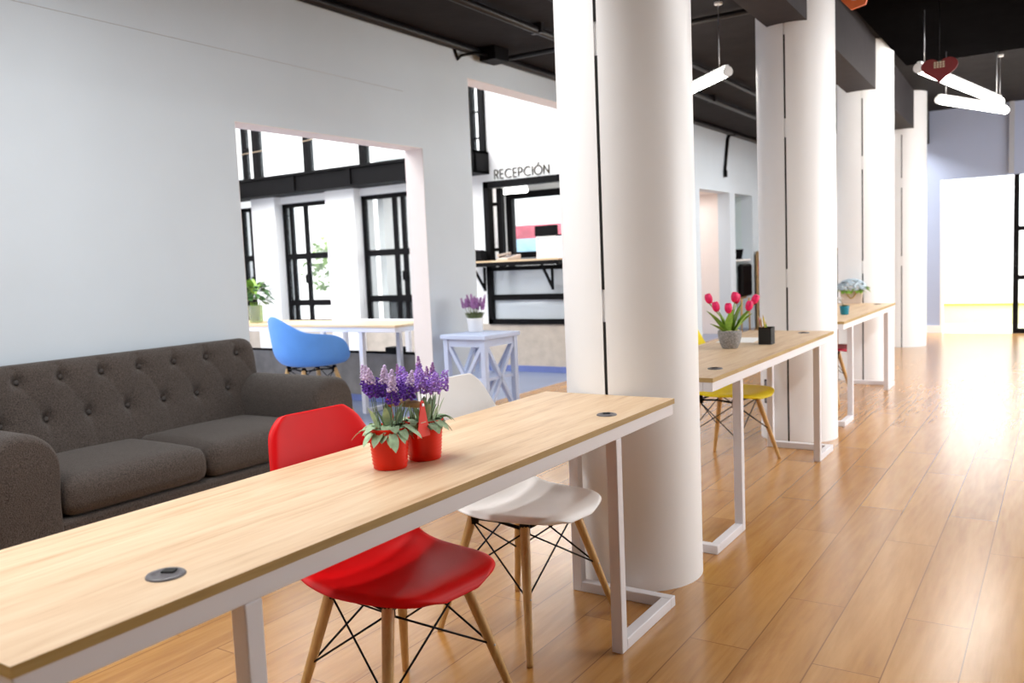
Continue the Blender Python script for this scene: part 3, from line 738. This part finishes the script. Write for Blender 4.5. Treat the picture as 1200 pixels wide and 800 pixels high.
# arms: rolled profile in (y,z), swept along x with a rounded front
ARM = [(0, .16), (-.004, .34), (.004, .46), (-.0, .535), (-.035, .598), (-.10, .640), (-.17, .648), (-.24, .625), (-.285, .565), (-.297, .48), (-.285, .38), (-.27, .25), (-.262, .16)]
for side in (0, 1):
    mb = MB()
    def fn(u, v):
        y, z = catmull(ARM, u); xe = .868
        x = .02 + v * (xe - .02)
        e = xe - x; s_ = 1
        if e < .05: s_ = sqrt(max(0, 1 - (1 - e / .05) ** 2)); 
        cy, cz = -.14, .36
        k = .87 + .13 * s_
        y = cy + (y - cy) * k; z = cz + (z - cz) * (k if z > cz else .97 + .03 * s_)
        yy = YA + y if side == 0 else YB - y
        return (x, yy, z)
    nv = 40
    mb.grid(lambda u, v: fn(u, 1 - (1 - v) ** 1.8), 46, nv)
    # front cap
    ring = [mb.bm.verts.new(fn(i / 45, 1)) for i in range(46)]
    ctr = mb.bm.verts.new((.876, (YA - .14) if side == 0 else (YB + .14), .40))
    for i in range(45):
        f = mb.bm.faces.new([ring[i], ring[i + 1], ctr]); f.smooth = True
    f = mb.bm.faces.new([ring[45], ring[0], ctr])
    bmesh.ops.remove_doubles(mb.bm, verts=mb.bm.verts[:], dist=.0005)
    mb.build('armrest', M['sofa'], t)
# base rail
f = MB(); f.box(.03, .86, .12, 2.08, .12, .255, bev=.02, seg=3); f.build('seat_base', M['sofa'], t)
# cushions
ym = (YA + YB) / 2
for (ya, yb) in ((YA + .004, ym - .003), (ym + .003, YB - .004)):
    mb = MB(); bmc = bmesh.new()
    bmesh.ops.create_cube(bmc, size=1)
    bmesh.ops.subdivide_edges(bmc, edges=bmc.edges[:], cuts=14, use_grid_fill=True)
    cx, cy, cz = .555, (ya + yb) / 2, .342; hx, hy, hz_ = .325, (yb - ya) / 2, .086
    for v in bmc.verts:
        p = v.co * 2          # -1..1
        r = .07
        q = Vector((p.x * hx, p.y * hy, p.z * hz_)); inner = Vector((max(-hx + r, min(hx - r, q.x)), max(-hy + r * .7, min(hy - r * .7, q.y)), max(-hz_ + r, min(hz_ - r, q.z))))
        dlt = q - inner
        if dlt.length > 1e-6:
            m_ = max(abs(dlt.x) / r, abs(dlt.y) / (r * .7), abs(dlt.z) / r); dd_ = dlt.normalized(); 
            q = inner + Vector((dd_.x * r, dd_.y * r * .7, dd_.z * r)) * min(1, m_)
        if p.z > 0: q.z += .020 * (1 - p.x ** 2) * (1 - p.y ** 2) * p.z
        v.co = Vector((cx, cy, cz)) + q
    for f_ in bmc.faces: f_.smooth = True
    mb.merge(bmc); mb.build('seat_cushion', M['sofa'], t)
for (lx, ly) in ((.10, .18), (.10, 2.02), (.84, .18), (.84, 2.02)):
    f = MB(); f.tube([(lx, ly, .135), (lx + (.02 if lx > .5 else -.02), ly, .0)], [.026, .016], 12); f.build('leg', M['legwood'], t)

# ------------------------------------------------------------------ plants
def spike(x, y, z, h, r, lean=(0, 0), nb=34, petal=.006, taper=.85):
    f = MB()
    for k in range(nb):
        u = (k + .5) / nb; a = k * 2.4; rr_ = r * (1 - taper * u ** 1.3) * random.uniform(.75, 1.1)
        c = (x + lean[0] * u * h + rr_ * cos(a), y + lean[1] * u * h + rr_ * sin(a), z + u * h)
        s = petal * (1 - .45 * u) * random.uniform(.8, 1.2)
        f.ico(c, s, 1, (random.uniform(.8, 1.5), random.uniform(.8, 1.5), random.uniform(.6, 1.1)))
    return f

# red twin planter with handle
t = thing('twin_planter', 'red twin bucket planter of lavender with a wooden handle on the nearest desk', 'planter', (-1.412, 1.655, .75))
BP = [(-.012, -.058), (.006, .058)]
for bi, (bx, by) in enumerate(BP):
    prof = [(0, 0), (.040, 0), (.0425, .003)]
    n = 20
    for k in range(n + 1):
        z = .010 + .088 * k / n; prof.append((.0425 + .0085 * z / .105 + (.0016 if k % 2 else -.0012), z))
    prof += [(.0530, .101), (.0545, .103), (.0530, .1055), (.0505, .1045), (.0495, .088), (0, .088)]
    f = MB(); f.lathe(prof, (bx, by, 0), 44); b = f.build('bucket', M['bucket'], t)
    f = MB(); f.lathe([(.0495, .0), (.03, .006), (0, .008)], (bx, by, .0885), 24)
    for k in range(40):
        a, r_ = random.uniform(0, 6.28), random.uniform(0, .045); f.ico((bx + r_ * cos(a), by + r_ * sin(a), .093), .004, 1)
    f.build('soil', M['terra'], b)
    # foliage
    f = MB()
    for k in range(52):
        a = k * 2.399 + bi; r_ = random.uniform(.012, .046); up = random.uniform(-.1, .9)
        f.leaf((bx + r_ * cos(a), by + r_ * sin(a), .094 + random.uniform(0, .012)), (cos(a), sin(a), up), random.uniform(.034, .058), random.uniform(.020, .029), .75, .3, n=9, shape=1.5, ex=.55)
    for k in range(16):
        a = random.uniform(0, 6.28); r_ = random.uniform(.004, .034)
        f.leaf((bx + r_ * cos(a), by + r_ * sin(a), .093), (.35 * cos(a), .35 * sin(a), 1), random.uniform(.055, .085), random.uniform(.014, .020), .12, .3, n=9, shape=1.3, ex=.6)
    f.build('foliage', M['sage'], t)
    st = MB()
    n = 11 if bi == 0 else 10
    for k in range(n):
        a = k * 2.4 + .5; r_ = .036 * sqrt((k + .5) / n); sx, sy = bx + r_ * cos(a), by + r_ * sin(a)
        ox, oy = sx + (sx - bx) * .65, sy + (sy - by) * .65; zt = .176 + random.uniform(-.006, .018)
        st.tube([(sx, sy, .09), (sx * .6 + ox * .4, sy * .6 + oy * .4, .14), (ox, oy, zt + .02)], .0011, 5)
        lean = ((ox - bx) * 4, (oy - by) * 4)
        if bi == 0:
            spike(ox, oy, zt - .004, .040, .0155, lean, 34, .0052, .35).build('flower', M['violet'], t)
            if k % 2 == 0 or k > 6:
                spike(ox + lean[0] * .03, oy + lean[1] * .03, zt + .028, .040, .011, lean, 36, .0042).build('flower', M['lilac'], t)
        else:
            spike(ox, oy, zt, .052, .0145, lean, 44, .0050, .6).build('flower', M['mauve'], t)
            if k % 3 == 0: spike(ox + lean[0] * .04, oy + lean[1] * .04, zt + .045, .026, .006, lean, 18, .0036).build('flower', M['pinkp'], t)
    st.build('stem', M['olive'], t)
# brackets and handle between the buckets
for sx in (1, -1):
    f = MB(); x = sx * .056 - .003
    f.prism([(-.026, .072), (.026, .072), (.024, .082), (.018, .108), (.007, .158), (.003, .165), (-.003, .165), (-.007, .158), (-.018, .108), (-.026, .075)], 'x', x - .0012, x + .0012)
    br = f.build('bracket', M['bucket'], t)
    f = MB(); f.tube([(x + .0015 * sx, 0, .154), (x + .004 * sx, 0, .154)], .0042, 12); f.build('rivet', M['steel'], br)
    f = MB(); f.box(x + sx * .0013 - .0003, x + sx * .0013 + .0003, -.010, .010, .108, .110); f.build('print', M['cream'], br)
f = MB(); f.tube([(-.058, 0, .154), (-.04, 0, .1545), (-.003, 0, .156), (.034, 0, .1545), (.052, 0, .154)], [.007, .0095, .011, .0095, .007], 14); f.build('handle', M['handlew'], t)

# tulips
t = thing('tulip_pot', 'grey stone pot of magenta tulips on the middle desk', 'potted plant', (-1.50, 4.432, .75))
f = MB(); f.lathe([(0, 0), (.038, 0), (.042, .005), (.053, .03), (.0605, .06), (.063, .082), (.0625, .092), (.061, .096), (.056, .096), (.054, .084), (0, .082)], (0, 0, 0), 40); p = f.build('pot', M['stonepot'], t)
f = MB()
for k in range(70):
    a, r_ = random.uniform(0, 6.28), .052 * sqrt(random.random()); f.ico((r_ * cos(a), r_ * sin(a), .086 + random.uniform(0, .008)), random.uniform(.006, .010), 1, (1, 1, .7))
f.build('pebbles', M['pebble'], p)
# direction to the right in the picture is roughly (.84,.54) in plan
rx, ry = .839, .543
def tp(a, z, d=0): return (a * rx - d * ry, a * ry + d * rx, z)
TUL = [(-.105, .265, .01, -.30), (-.075, .222, -.02, -.20), (-.012, .212, -.03, -.02), (.03, .268, .0, .12), (.048, .258, .035, .2), (.10, .220, -.02, .25), (.145, .250, .03, .5)]
for (a, z, d, ln) in TUL:
    f = MB(); f.tube([tp(a * .12, .078, d * .2), tp(a * .45, .078 + (z - .078) * .5, d * .5), tp(a, z - .02, d)], .003, 6); s_ = f.build('stem', M['green'], t)
    f = MB()
    base = Vector(tp(a, z, d)); tilt = Matrix.Rotation(ln, 3, Vector((-ry, rx, 0)) * -1)
    mt = Matrix.Translation(base) @ Matrix.Rotation(ln, 4, Vector((-ry, rx, 0)))
    f.lathe([(0, -.024), (.010, -.022), (.018, -.010), (.0205, .006), (.0185, .018), (.012, .028), (.006, .024), (0, .018)], (0, 0, 0), 18, mt)
    for k in range(6):
        an = k * pi / 3; f.ico(mt @ Vector((.010 * cos(an), .010 * sin(an), .008)), .014, 2, (.75, .75, 1.75), mt.to_3x3())
    f.build('flower', M['tulip'], t)
f = MB()
for (a, d, ux, uz, L_, wd) in [(-.015, -.01, -.75, 1, .19, 0.057), (-.02, .02, -.55, .9, .13, 0.054), (.0, -.02, .05, 1, .15, 0.061), (.015, 0, .30, 1, .20, 0.061), (.02, -.01, .62, 1, .17, 0.054), (.02, .02, .95, 1, .17, 0.046), (-.01, .02, -.3, 1, .15, 0.051), (.01, .02, .45, 1.1, .16, 0.054), (-.02, -.02, -1, .8, .12, 0.046)]:
    b0 = tp(a, .075, d); dr_ = Vector(tp(ux, uz, d * 6)); f.leaf(b0, dr_, L_, wd, .10, .5, n=8, shape=.85)
f.build('leaves', M['green'], t)

# pencil cup
CUP = (-1.374, 4.672, .75)
t = thing('pencil_cup', 'black mesh pencil cup on the middle desk', 'pencil cup', CUP)
f = MB(); s_ = .034
f.box(-s_, s_, -s_, s_, 0, .003)
for sx in (-1, 1):
    f.box(sx * s_ - .0012, sx * s_ + .0012, -s_, s_, .0, .092); f.box(-s_, s_, sx * s_ - .0012, sx * s_ + .0012, .0, .092)
f.build('cup_wall', mat('black_mesh', (.015, .015, .015), .6, var=.5, scale=600, bump=.6, bscale=900), t)
f = MB()
for sx in (-1, 1):
    f.tube([(sx * s_, -s_, .092), (sx * s_, s_, .092)], .0025, 6); f.tube([(-s_, sx * s_, .092), (s_, sx * s_, .092)], .0025, 6)
f.build('rim', M['black'], t)
def pencil(dx, dy, tx, ty, L_, m, label):
    t = thing('pencil', label, 'pencil', (CUP[0] + dx, CUP[1] + dy, .753), 0, 'pencils in the black cup')
    d = Vector((tx, ty, 1)).normalized()
    f = MB(); f.tube([d * 0 + Vector((0, 0, .001)), d * (L_ - .018)], .0042, 6); f.build('barrel', m, t)
    f = MB(); f.tube([d * (L_ - .018), d * L_], [.004, .0008], 6); f.build('tip', M['pencil_wood'], t)
pencil(-.002, .0, -.25, -.12, .165, M['pencil_pink'], 'pink pencil leaning left in the black cup')
pencil(-.010, -.012, -.12, -.02, .150, M['pencil_wood'], 'bare wood pencil between the pink and yellow pencils')
pencil(.002, .006, -.17, .08, .160, M['pencil_yellow'], 'yellow pencil leaning in the black cup')
pencil(.012, .012, -.16, -.05, .125, M['green'], 'short yellow green pencil in the black cup')
# sheet of paper
f = MB(); f.box(-.105, .105, -.1485, .1485, .0, .0012); o = f.build('paper_sheet', M['paper']); o.location = (-1.585, 4.86, .7505); o.rotation_euler = (0, 0, radians(6)); tag(o, 'white sheet of paper lying behind the tulip pot', 'paper')

# hydrangea bag on third desk
t = thing('hydrangea_bag', 'cream gift bag of pale blue hydrangeas with a gold rope handle', 'potted plant', (-1.655, 8.32, .75), radians(8))
f = MB(); f.prism([(-.085, 0), (.085, 0), (.098, .115), (-.098, .115)], 'y', -.05, .05); b = f.build('bag', M['bag'], t, bevel=.004)
f = MB(); f.tube([(-.045 + .09 * k / 10 , -.054, .105 - .055 * sin(pi * k / 10)) for k in range(11)], .0055, 8); f.build('handle', M['rope'], b)
f = MB()
for k in range(220):
    a, q = random.uniform(0, 6.28), random.uniform(.0, 1); r_ = sqrt(1 - q * q)
    f.ico((.125 * r_ * cos(a), .085 * r_ * sin(a), .130 + .095 * q), random.uniform(.008, .014), 1, (1.3, 1.3, .6))
f.build('flower_head', M['hydra'], t)
f = MB()
for k in range(14):
    a = random.uniform(0, 6.28) ; f.leaf((.07 * cos(a), .04 * sin(a), .118), (cos(a), sin(a) - .6, random.uniform(-.1, .4)), .075, .045, .4, .3)
for k in range(7): f.leaf((.10, -.01, .14), (1, random.uniform(-.7, .7), random.uniform(-.3, .8)), .07, .035, .3, .3)
f.build('leaves', M['green'], t)
# teal pot
t = thing('teal_pot', 'small teal pot with a white flower in front of the hydrangea bag', 'potted plant', (-1.425, 6.90, .75))
f = MB(); f.lathe([(0, 0), (.026, 0), (.030, .006), (.034, .05), (.037, .066), (.033, .066), (.031, .055), (0, .054)], (0, 0, 0), 28); p = f.build('pot', M['teal'], t)
f = MB(); f.lathe([(.031, .055), (.0, .058)], (0, 0, 0), 16); f.build('soil', M['terra'], p)
f = MB()
for k in range(9): a = k * .7; f.leaf((0, 0, .056), (cos(a), sin(a), .9), .06, .022, .4, .3)
f.tube([(0, 0, .056), (-.02, -.01, .10), (-.035, -.02, .12)], .002, 5)
f.build('leaves', M['olive'], t)
f = MB()
for k in range(12): a = k * .52; f.leaf((-.035, -.02, .118), (cos(a), sin(a), .4 + .5 * (k % 2)), .04, .022, .2, .3)
f.build('flower', M['ceramic'], t)

# ------------------------------------------------------------------ side table (pale blue, x-braced)
t = thing('side_table', 'pale blue side table with crossed braces at the end of the wall', 'side table', (-3.985, 5.64, 0), radians(-4))
HS = .232; ZT = .70; lg = .192; lw_ = .045
f = MB(); f.box(-HS, HS, -HS, HS, ZT - .035, ZT, bev=.004); f.build('table_top', M['stool'], t)
for sx in (-1, 1):
    for sy in (-1, 1):
        x0, y0 = sx * lg, sy * lg
        f = MB(); f.box(x0 - lw_ / 2 * 1, x0 + lw_ / 2, y0 - lw_ / 2, y0 + lw_ / 2, 0, ZT - .035, bev=.003); f.build('leg', M['stool'], t)
f = MB()
for s_ in (-1, 1):
    f.box(-lg, lg, s_ * lg - .012, s_ * lg + .012, ZT - .095, ZT - .035); f.box(s_ * lg - .012, s_ * lg + .012, -lg, lg, ZT - .095, ZT - .035)
f.build('apron', M['stool'], t)
for z in (.06, .345):
    f = MB(); f.box(-lg, lg, -lg, lg, z - .012, z + .012); f.build('shelf', M['stool'], t)
def brace(axis, s_):
    f = MB(); a = lg - .02
    for (z0, z1) in ((.072, ZT - .085),):
        for d in (1, -1):
            p, q = (-a * d, z0), (a * d, z1)
            if axis == 'y': f.tube([(p[0], s_ * lg, p[1]), (q[0], s_ * lg, q[1])], .020, 4, square=True)
            else: f.tube([(s_ * lg, p[0], p[1]), (s_ * lg, q[0], q[1])], .020, 4, square=True)
    f.build('cross_brace', M['stool'], t)
brace('y', -1); brace('y', 1); brace('x', 1); brace('x', -1)
# lavender in white pot on it
t = thing('lavender_pot', 'white pot of purple lavender on the pale blue side table', 'potted plant', (-4.10, 5.74, .70))
f = MB(); f.lathe([(0, 0), (.056, 0), (.060, .005), (.068, .095), (.071, .115), (.066, .115), (.063, .10), (0, .098)], (0, 0, 0), 32); p = f.build('pot', M['ceramic'], t)
f = MB(); f.lathe([(.063, .10), (0, .104)], (0, 0, 0), 16); f.build('soil', M['terra'], p)
f = MB()
for k in range(150):
    a = random.uniform(0, 6.28); r_ = .055 * sqrt(random.random()); f.leaf((r_ * cos(a), r_ * sin(a), .10), (cos(a) * .7, sin(a) * .7, 1.1), random.uniform(.05, .10), .012, .15, .3, n=3)
f.build('foliage', M['olive'], t)
st = MB()
for k in range(15):
    a = k * 2.4; r_ = .05 * sqrt((k + .5) / 15); ox, oy = r_ * 1.9 * cos(a), r_ * 1.9 * sin(a); zt = .195 + random.uniform(-.02, .03)
    st.tube([(r_ * cos(a), r_ * sin(a), .1), (ox, oy, zt + .03)], .0018, 5)
    spike(ox, oy, zt, random.uniform(.06, .10), .013, ((ox) * 3, oy * 3), 30, .008, .6).build('flower', M['pinkp'], t)
st.build('stem', M['olive'], t)

# leafy vase on lobby table
t = thing('leafy_vase', 'glass vase of green leaves on the left of the lobby table', 'potted plant', (-6.72, 5.68, LT))
f = MB(); f.lathe([(0, 0), (.06, 0), (.066, .01), (.07, .16), (.074, .17), (.068, .17), (.062, .012), (0, .012)], (0, 0, 0), 28); f.build('vase', glass_mat('vase_glass', (.80, .88, .62), .25, .05), t)
f = MB()
for k in range(16): a = k * 2.4; f.tube([(.03 * cos(a), .03 * sin(a), .02), (.05 * cos(a + 1), .05 * sin(a + 1), .2)], .003, 5)
f.build('stem', M['green'], t)
f = MB()
for k in range(120):
    a = random.uniform(0, 6.28); q = random.uniform(-.5, .9); r_ = .16 * sqrt(1 - q * q) * random.uniform(.4, 1)
    f.leaf((r_ * cos(a), r_ * sin(a), .26 + .13 * q), (cos(a), sin(a), random.uniform(-.4, .8)), random.uniform(.06, .11), .045, .3, .3, n=4)
f.build('leaves', M['dgreen'], t)
f = MB()
for k in range(10):
    a = random.uniform(0, 6.28); f.leaf((.02 * cos(a), .02 * sin(a), .28), (cos(a) * .6, sin(a) * .6, 1), random.uniform(.16, .24), .05, .2, .3)
f.build('leaves', M['green'], t)['label'] = 'bright green upper leaves'

# ------------------------------------------------------------------ alcove furniture and bookcase
t = thing('wall_desk', 'white wall desk in the pale blue alcove', 'desk', (XI - .15, 13.75, 0))
f = MB(); f.box(-.5, .30, -.43, .43, 1.13, 1.165, bev=.004); f.build('desk_top', M['white'], t)
f = MB(); f.box(-.5, .1, .36, .40, 0, 1.13); f.build('desk_panel', M['nicheback'], t)
f = MB(); f.box(-.5, .1, -.40, -.36, 0, 1.13); f.build('desk_panel', M['nicheback'], t)
t = thing('lounge_chair', 'black upholstered chair in the pale blue alcove', 'chair', (XW + .05, 13.68, 0), radians(90))
f = MB(); f.box(-.25, .25, -.02, .08, .56, 1.09, bev=.045, seg=4); f.build('backrest', M['black'], t)
f = MB(); f.box(-.23, .23, .06, .44, .52, .60, bev=.03, seg=3); f.build('seat', M['shelfwood'], t)
for sx in (-.19, .19):
    for sy in (.03, .40):
        f = MB(); f.tube([(sx, sy, .53), (sx * 1.1, sy, 0)], [.018, .013], 10); f.build('leg', M['legwood'], t)
t = thing('tablet_stand', 'small dark tilted stand on the alcove desk', 'stand', (XW - .06, 13.52, 1.166))
f = MB(); f.prism([(-.06, 0), (-.05, 0), (.05, .16), (.04, .16)], 'x', -.10, .10); f.build('plate', M['black'], t)
f = MB(); f.tube([(0, .03, .12), (0, .10, .005)], .006, 6); f.tube([(-.07, .10, .005), (.07, .10, .005)], .005, 6); f.build('strut', M['black'], t)
t = thing('wall_lamp', 'small white globe lamp in the pale blue alcove', 'lamp', (XI - .60, 13.75, 1.30))
f = MB(); f.ico((0, 0, .1), .12, 3, (.8, .8, 1.2)); f.build('lamp_shade', M['ceramic'], t)
f = MB(); f.tube([(-.08, 0, .1), (-.10, 0, .1)], .04, 12); f.build('bracket', M['white'], t)
t = thing('bookcase', 'wooden bookcase of dark files behind the columns', 'bookcase', (-3.6, 14.38, 0))
f = MB()
for x in (-.72, .0, .78): f.box(x - .012, x + .012, -.18, .2, 0, 1.28)
for z in (.02, .44, .86, 1.27): f.box(-.72, .78, -.18, .2, z - .012, z + .012)
f.box(-.72, .78, .19, .205, 0, 1.28)
f.build('shelf_frame', M['shelfwood'], t)
fm = [M['black'], M['grommet'], M['dred'], M['paper']]
for z in (.032, .452, .872):
    for k in range(16):
        x = -.69 + k * .088
        if -.05 < x < .03: continue
        f = MB(); f.box(-.028, .028, -.12, .12, 0, .26 + .02 * (k % 3), bev=.003); o = f.build('file_binder', [fm[(k * 7 + int(z * 10)) % 3]])
        o.location = (-3.6 + x, 14.36, z); tag(o, 'dark upright file binder on the wooden bookcase', 'binder', 'file binders on the wooden bookcase')

# ------------------------------------------------------------------ pendants, plaques, conduits
def pendant(a, b, label):
    a, b = Vector(a), Vector(b); mid = (a + b) / 2; d = b - a
    t = thing('pendant_lamp', label, 'lamp', mid, 0, 'white linear pendant lamps')
    a, b = a - mid, b - mid; u = d.normalized()
    f = MB(); f.tube([a, b], .036, 14); f.build('lamp_tube', M['tube'], t)
    f = MB(); f.tube([a + Vector((0, 0, .036)), b + Vector((0, 0, .036))], .022, 4, square=True); f.tube([a - u * .02, a], .038, 14); f.tube([b, b + u * .02], .038, 14); f.build('lamp_housing', M['housing'], t)
    for p in (a + u * .12, b - u * .12):
        f = MB(); f.tube([p + Vector((0, 0, .05)), Vector((p.x, p.y, CEIL - mid.z))], .004, 6); f.build('wire', M['steel'], t)
        f = MB(); f.lathe([(0, 0), (.03, 0), (.03, -.02), (0, -.025)], (p.x, p.y, CEIL - mid.z), 14); f.build('ceiling_rose', M['housing'], t)
pendant((-2.13, 6.34, 2.6), (-3.25, 7.43, 2.6), 'linear white pendant lamp left of the tulip desk column')
pendant((-.956, 7.30, 2.6), (-.547, 9.585, 2.6), 'longer, nearer white pendant lamp below the red plaque')
pendant((-1.005, 9.0, 2.6), (-.538, 10.237, 2.6), 'shorter white pendant lamp below the longer one')

# bear-head-like heart plaque hanging at the cross beam
t = thing('hanging_plaque', 'dark red heart shaped plaque hanging from the ceiling', 'plaque', (-.783, 7.0, 2.535), radians(0)); t.scale = (.78, 1, .78)
pts = []
for k in range(40):
    a = 2 * pi * k / 40; x = .155 * sin(a) ** 3; z = .128 * (13 * cos(a) - 5 * cos(2 * a) - 2 * cos(3 * a) - cos(4 * a)) / 16
    pts.append((x, z - .02))
f = MB(); f.prism(pts, 'y', -.008, .008); f.build('board', M['bear'], t)
f = MB()
for i in range(4):
    for j in range(3): f.box(-.045 + i * .024, -.029 + i * .024, -.011, -.008, -.01 + j * .02, .004 + j * .02)
f.build('lettering', M['cream'], t)
f = MB(); f.tube([(0, 0, .05), (0, 0, (3.05 - 2.535) / .78)], .003, 6); f.build('wire', M['black'], t)
t = thing('orange_plaque', 'orange hexagonal plaque hanging from the ceiling near the top edge', 'plaque', (-.965, 5.0, 2.605), 0)
f = MB(); f.prism([(.075 * cos(k * pi / 3 + .2), .075 * sin(k * pi / 3 + .2)) for k in range(6)], 'y', -.01, .01); f.build('board', M['orange'], t)
f = MB(); f.tube([(.042 * cos(k * .5) * (1 - k * .05), -.013, .042 * sin(k * .5) * (1 - k * .05)) for k in range(13)], .007, 6); f.build('emblem', M['bag'], t)
f = MB(); f.tube([(0, 0, .07), (0, 0, 3.05 - 2.605)], .003, 6); f.build('wire', M['steel'], t)

t = thing('cable_box', 'small black cable box on the round column behind the tulip desk', 'cable box', (-1.654, 5.632, .25), radians(-32))
f = MB(); f.box(-.022, .022, -.012, .012, 0, .16, bev=.004); f.build('box_body', M['black'], t)
f = MB(); f.box(-.018, .018, -.0145, -.012, .01, .15, bev=.001); f.build('lid', M['grommet'], t)

# conduits on the ceiling
f = MB(); f.tube([(XW + .04, -1, 3.10), (XW + .04, 14.5, 3.10)], .034, 10); tag(f.build('conduit', M['pipe']), 'thick black conduit along the top of the left wall', 'conduit')
f = MB(); f.tube([(-3.55, -1, 3.085), (-3.55, 14.5, 3.085)], .03, 10)
for y in range(0, 14, 2): f.box(-3.60, -3.50, y - .02, y + .02, 3.06, CEIL)
tag(f.build('conduit', M['pipe']), 'black ceiling conduit running parallel to the left wall', 'conduit')
f = MB(); f.tube([(-3.05, -1, 3.09), (-3.05, 14.5, 3.09)], .022, 10); tag(f.build('conduit', M['pipe']), 'thinner black ceiling conduit beside the clamped one', 'conduit')
f = MB(); f.tube([(XW + .02, 6.62, 3.085), (-1.6, 6.62, 3.085)], .022, 10); tag(f.build('conduit', M['pipe']), 'black ceiling conduit crossing from the junction box to the columns', 'conduit')
f = MB(); f.box(-4.33, -4.16, 6.30, 6.52, 3.02, CEIL - .005, bev=.008); tag(f.build('junction_box', M['black']), 'black junction box at the top of the left wall', 'junction box')
f = MB(); f.tube([(-4.24, 6.30, 3.06), (-4.30, 6.20, 3.07), (XW + .02, 6.08, 3.04), (XW + .015, 6.03, 3.00), (XW + .012, 6.02, 3.03), (XW + .012, 5.98, 3.10)], .012, 8); tag(f.build('cable', M['black']), 'black cable drooping from the junction box', 'cable')
f = MB(); f.tube([(XW + .06, 13.15, 3.09), (XW + .03, 13.0, 3.07), (XW + .025, 12.94, 3.0), (XW + .022, 12.86, 2.72), (XW + .022, 12.79, 2.50)], .024, 8); f.lathe([(0, 0), (.03, 0), (.03, -.10), (0, -.10)], (XW + .032, 12.79, 2.52), 10)
tag(f.build('cable', M['black']), 'black hanging cable on the wall beyond the columns', 'cable')

# ------------------------------------------------------------------ light
wd = bpy.data.worlds.new('sky'); SC.world = wd; wd.use_nodes = True
bg = wd.node_tree.nodes['Background']; bg.inputs['Color'].default_value = (.93, .97, 1, 1); bg.inputs['Strength'].default_value = 3.0
def area(name, loc, rot, sx, sy, power, col=(1, 1, 1)):
    l = bpy.data.lights.new(name, 'AREA'); l.shape = 'RECTANGLE'; l.size = sx; l.size_y = sy; l.energy = power; l.color = col
    o = bpy.data.objects.new(name, l); COL.objects.link(o); o.location = loc; o.rotation_euler = rot; return o
# daylight through the right-hand windows
for y, p in ((5.9, 40), (8.5, 50), (11.1, 50)):
    area('window_daylight', (3.78, y, 1.6), (0, radians(90), 0), 2.4, 2.1, p, (1, .985, .97))
# unseen overhead fill strips added above the sofa and the aisle
for x in (-2.95, -2.25, -1.55):
    for y in (-.1, 1.8): area('overhead_fill', (x, y, 2.95), (0, 0, 0), .22, 1.5, 20.5, (1, .99, .975))
for y in (4.2, 6.6, 9.0): area('overhead_fill', (.65, y, 2.95), (0, 0, 0), .22, 1.8, 40, (1, .98, .96))
area('far_fill', (-2.35, 12.3, 3.0), (0, 0, 0), .5, 1.6, 70, (1, .99, .97))  # fill added out of sight behind the columns to brighten the far end
area('niche_fill', (-5.2, 12.4, 2.15), (0, 0, 0), .8, .8, 9, (1, .97, .95))  # unseen fill added inside the closed niche to brighten its lining
area('lobby_fill', (-7.9, 4.0, 4.55), (0, 0, 0), 4.6, 6.6, 340, (1, .99, .98))  # unseen fill added under the roof opening to brighten the lobby
area('hall_fill', (1.2, 14.45, 3.12), (0, 0, 0), 5, 1.2, 260, (1, .99, .95))  # unseen ceiling fill added to overexpose the hall and its floor glare
area('reception_light', (-5.7, 9.6, 2.45), (0, 0, 0), 1.4, 1.6, 45, (1, .98, .95))

# ------------------------------------------------------------------ camera
cam = bpy.data.cameras.new('camera'); co = bpy.data.objects.new('camera', cam); COL.objects.link(co); SC.camera = co
yaw, pitch, roll = radians(33.121), radians(5.2262), radians(-2.4103)
fwd = Vector((-sin(yaw) * cos(pitch), cos(yaw) * cos(pitch), -sin(pitch))); rt = Vector((cos(yaw), sin(yaw), 0)); up = rt.cross(fwd)
r2 = rt * cos(roll) + up * sin(roll); u2 = -rt * sin(roll) + up * cos(roll)
co.matrix_world = Matrix(((r2.x, u2.x, -fwd.x, 0), (r2.y, u2.y, -fwd.y, 0), (r2.z, u2.z, -fwd.z, 1.2497), (0, 0, 0, 1)))
cam.sensor_width = 36; cam.sensor_fit = 'HORIZONTAL'; cam.lens = 997.055 / 1200 * 36; cam.clip_end = 200
cam.dof.use_dof = True; cam.dof.focus_distance = 2.5; cam.dof.aperture_fstop = 4.0
vs = SC.view_settings; vs.view_transform = 'Standard'; vs.look = 'None'; vs.gamma = 1; vs.use_curve_mapping = False; vs.exposure = 0.34
SC.cycles.max_bounces = 8
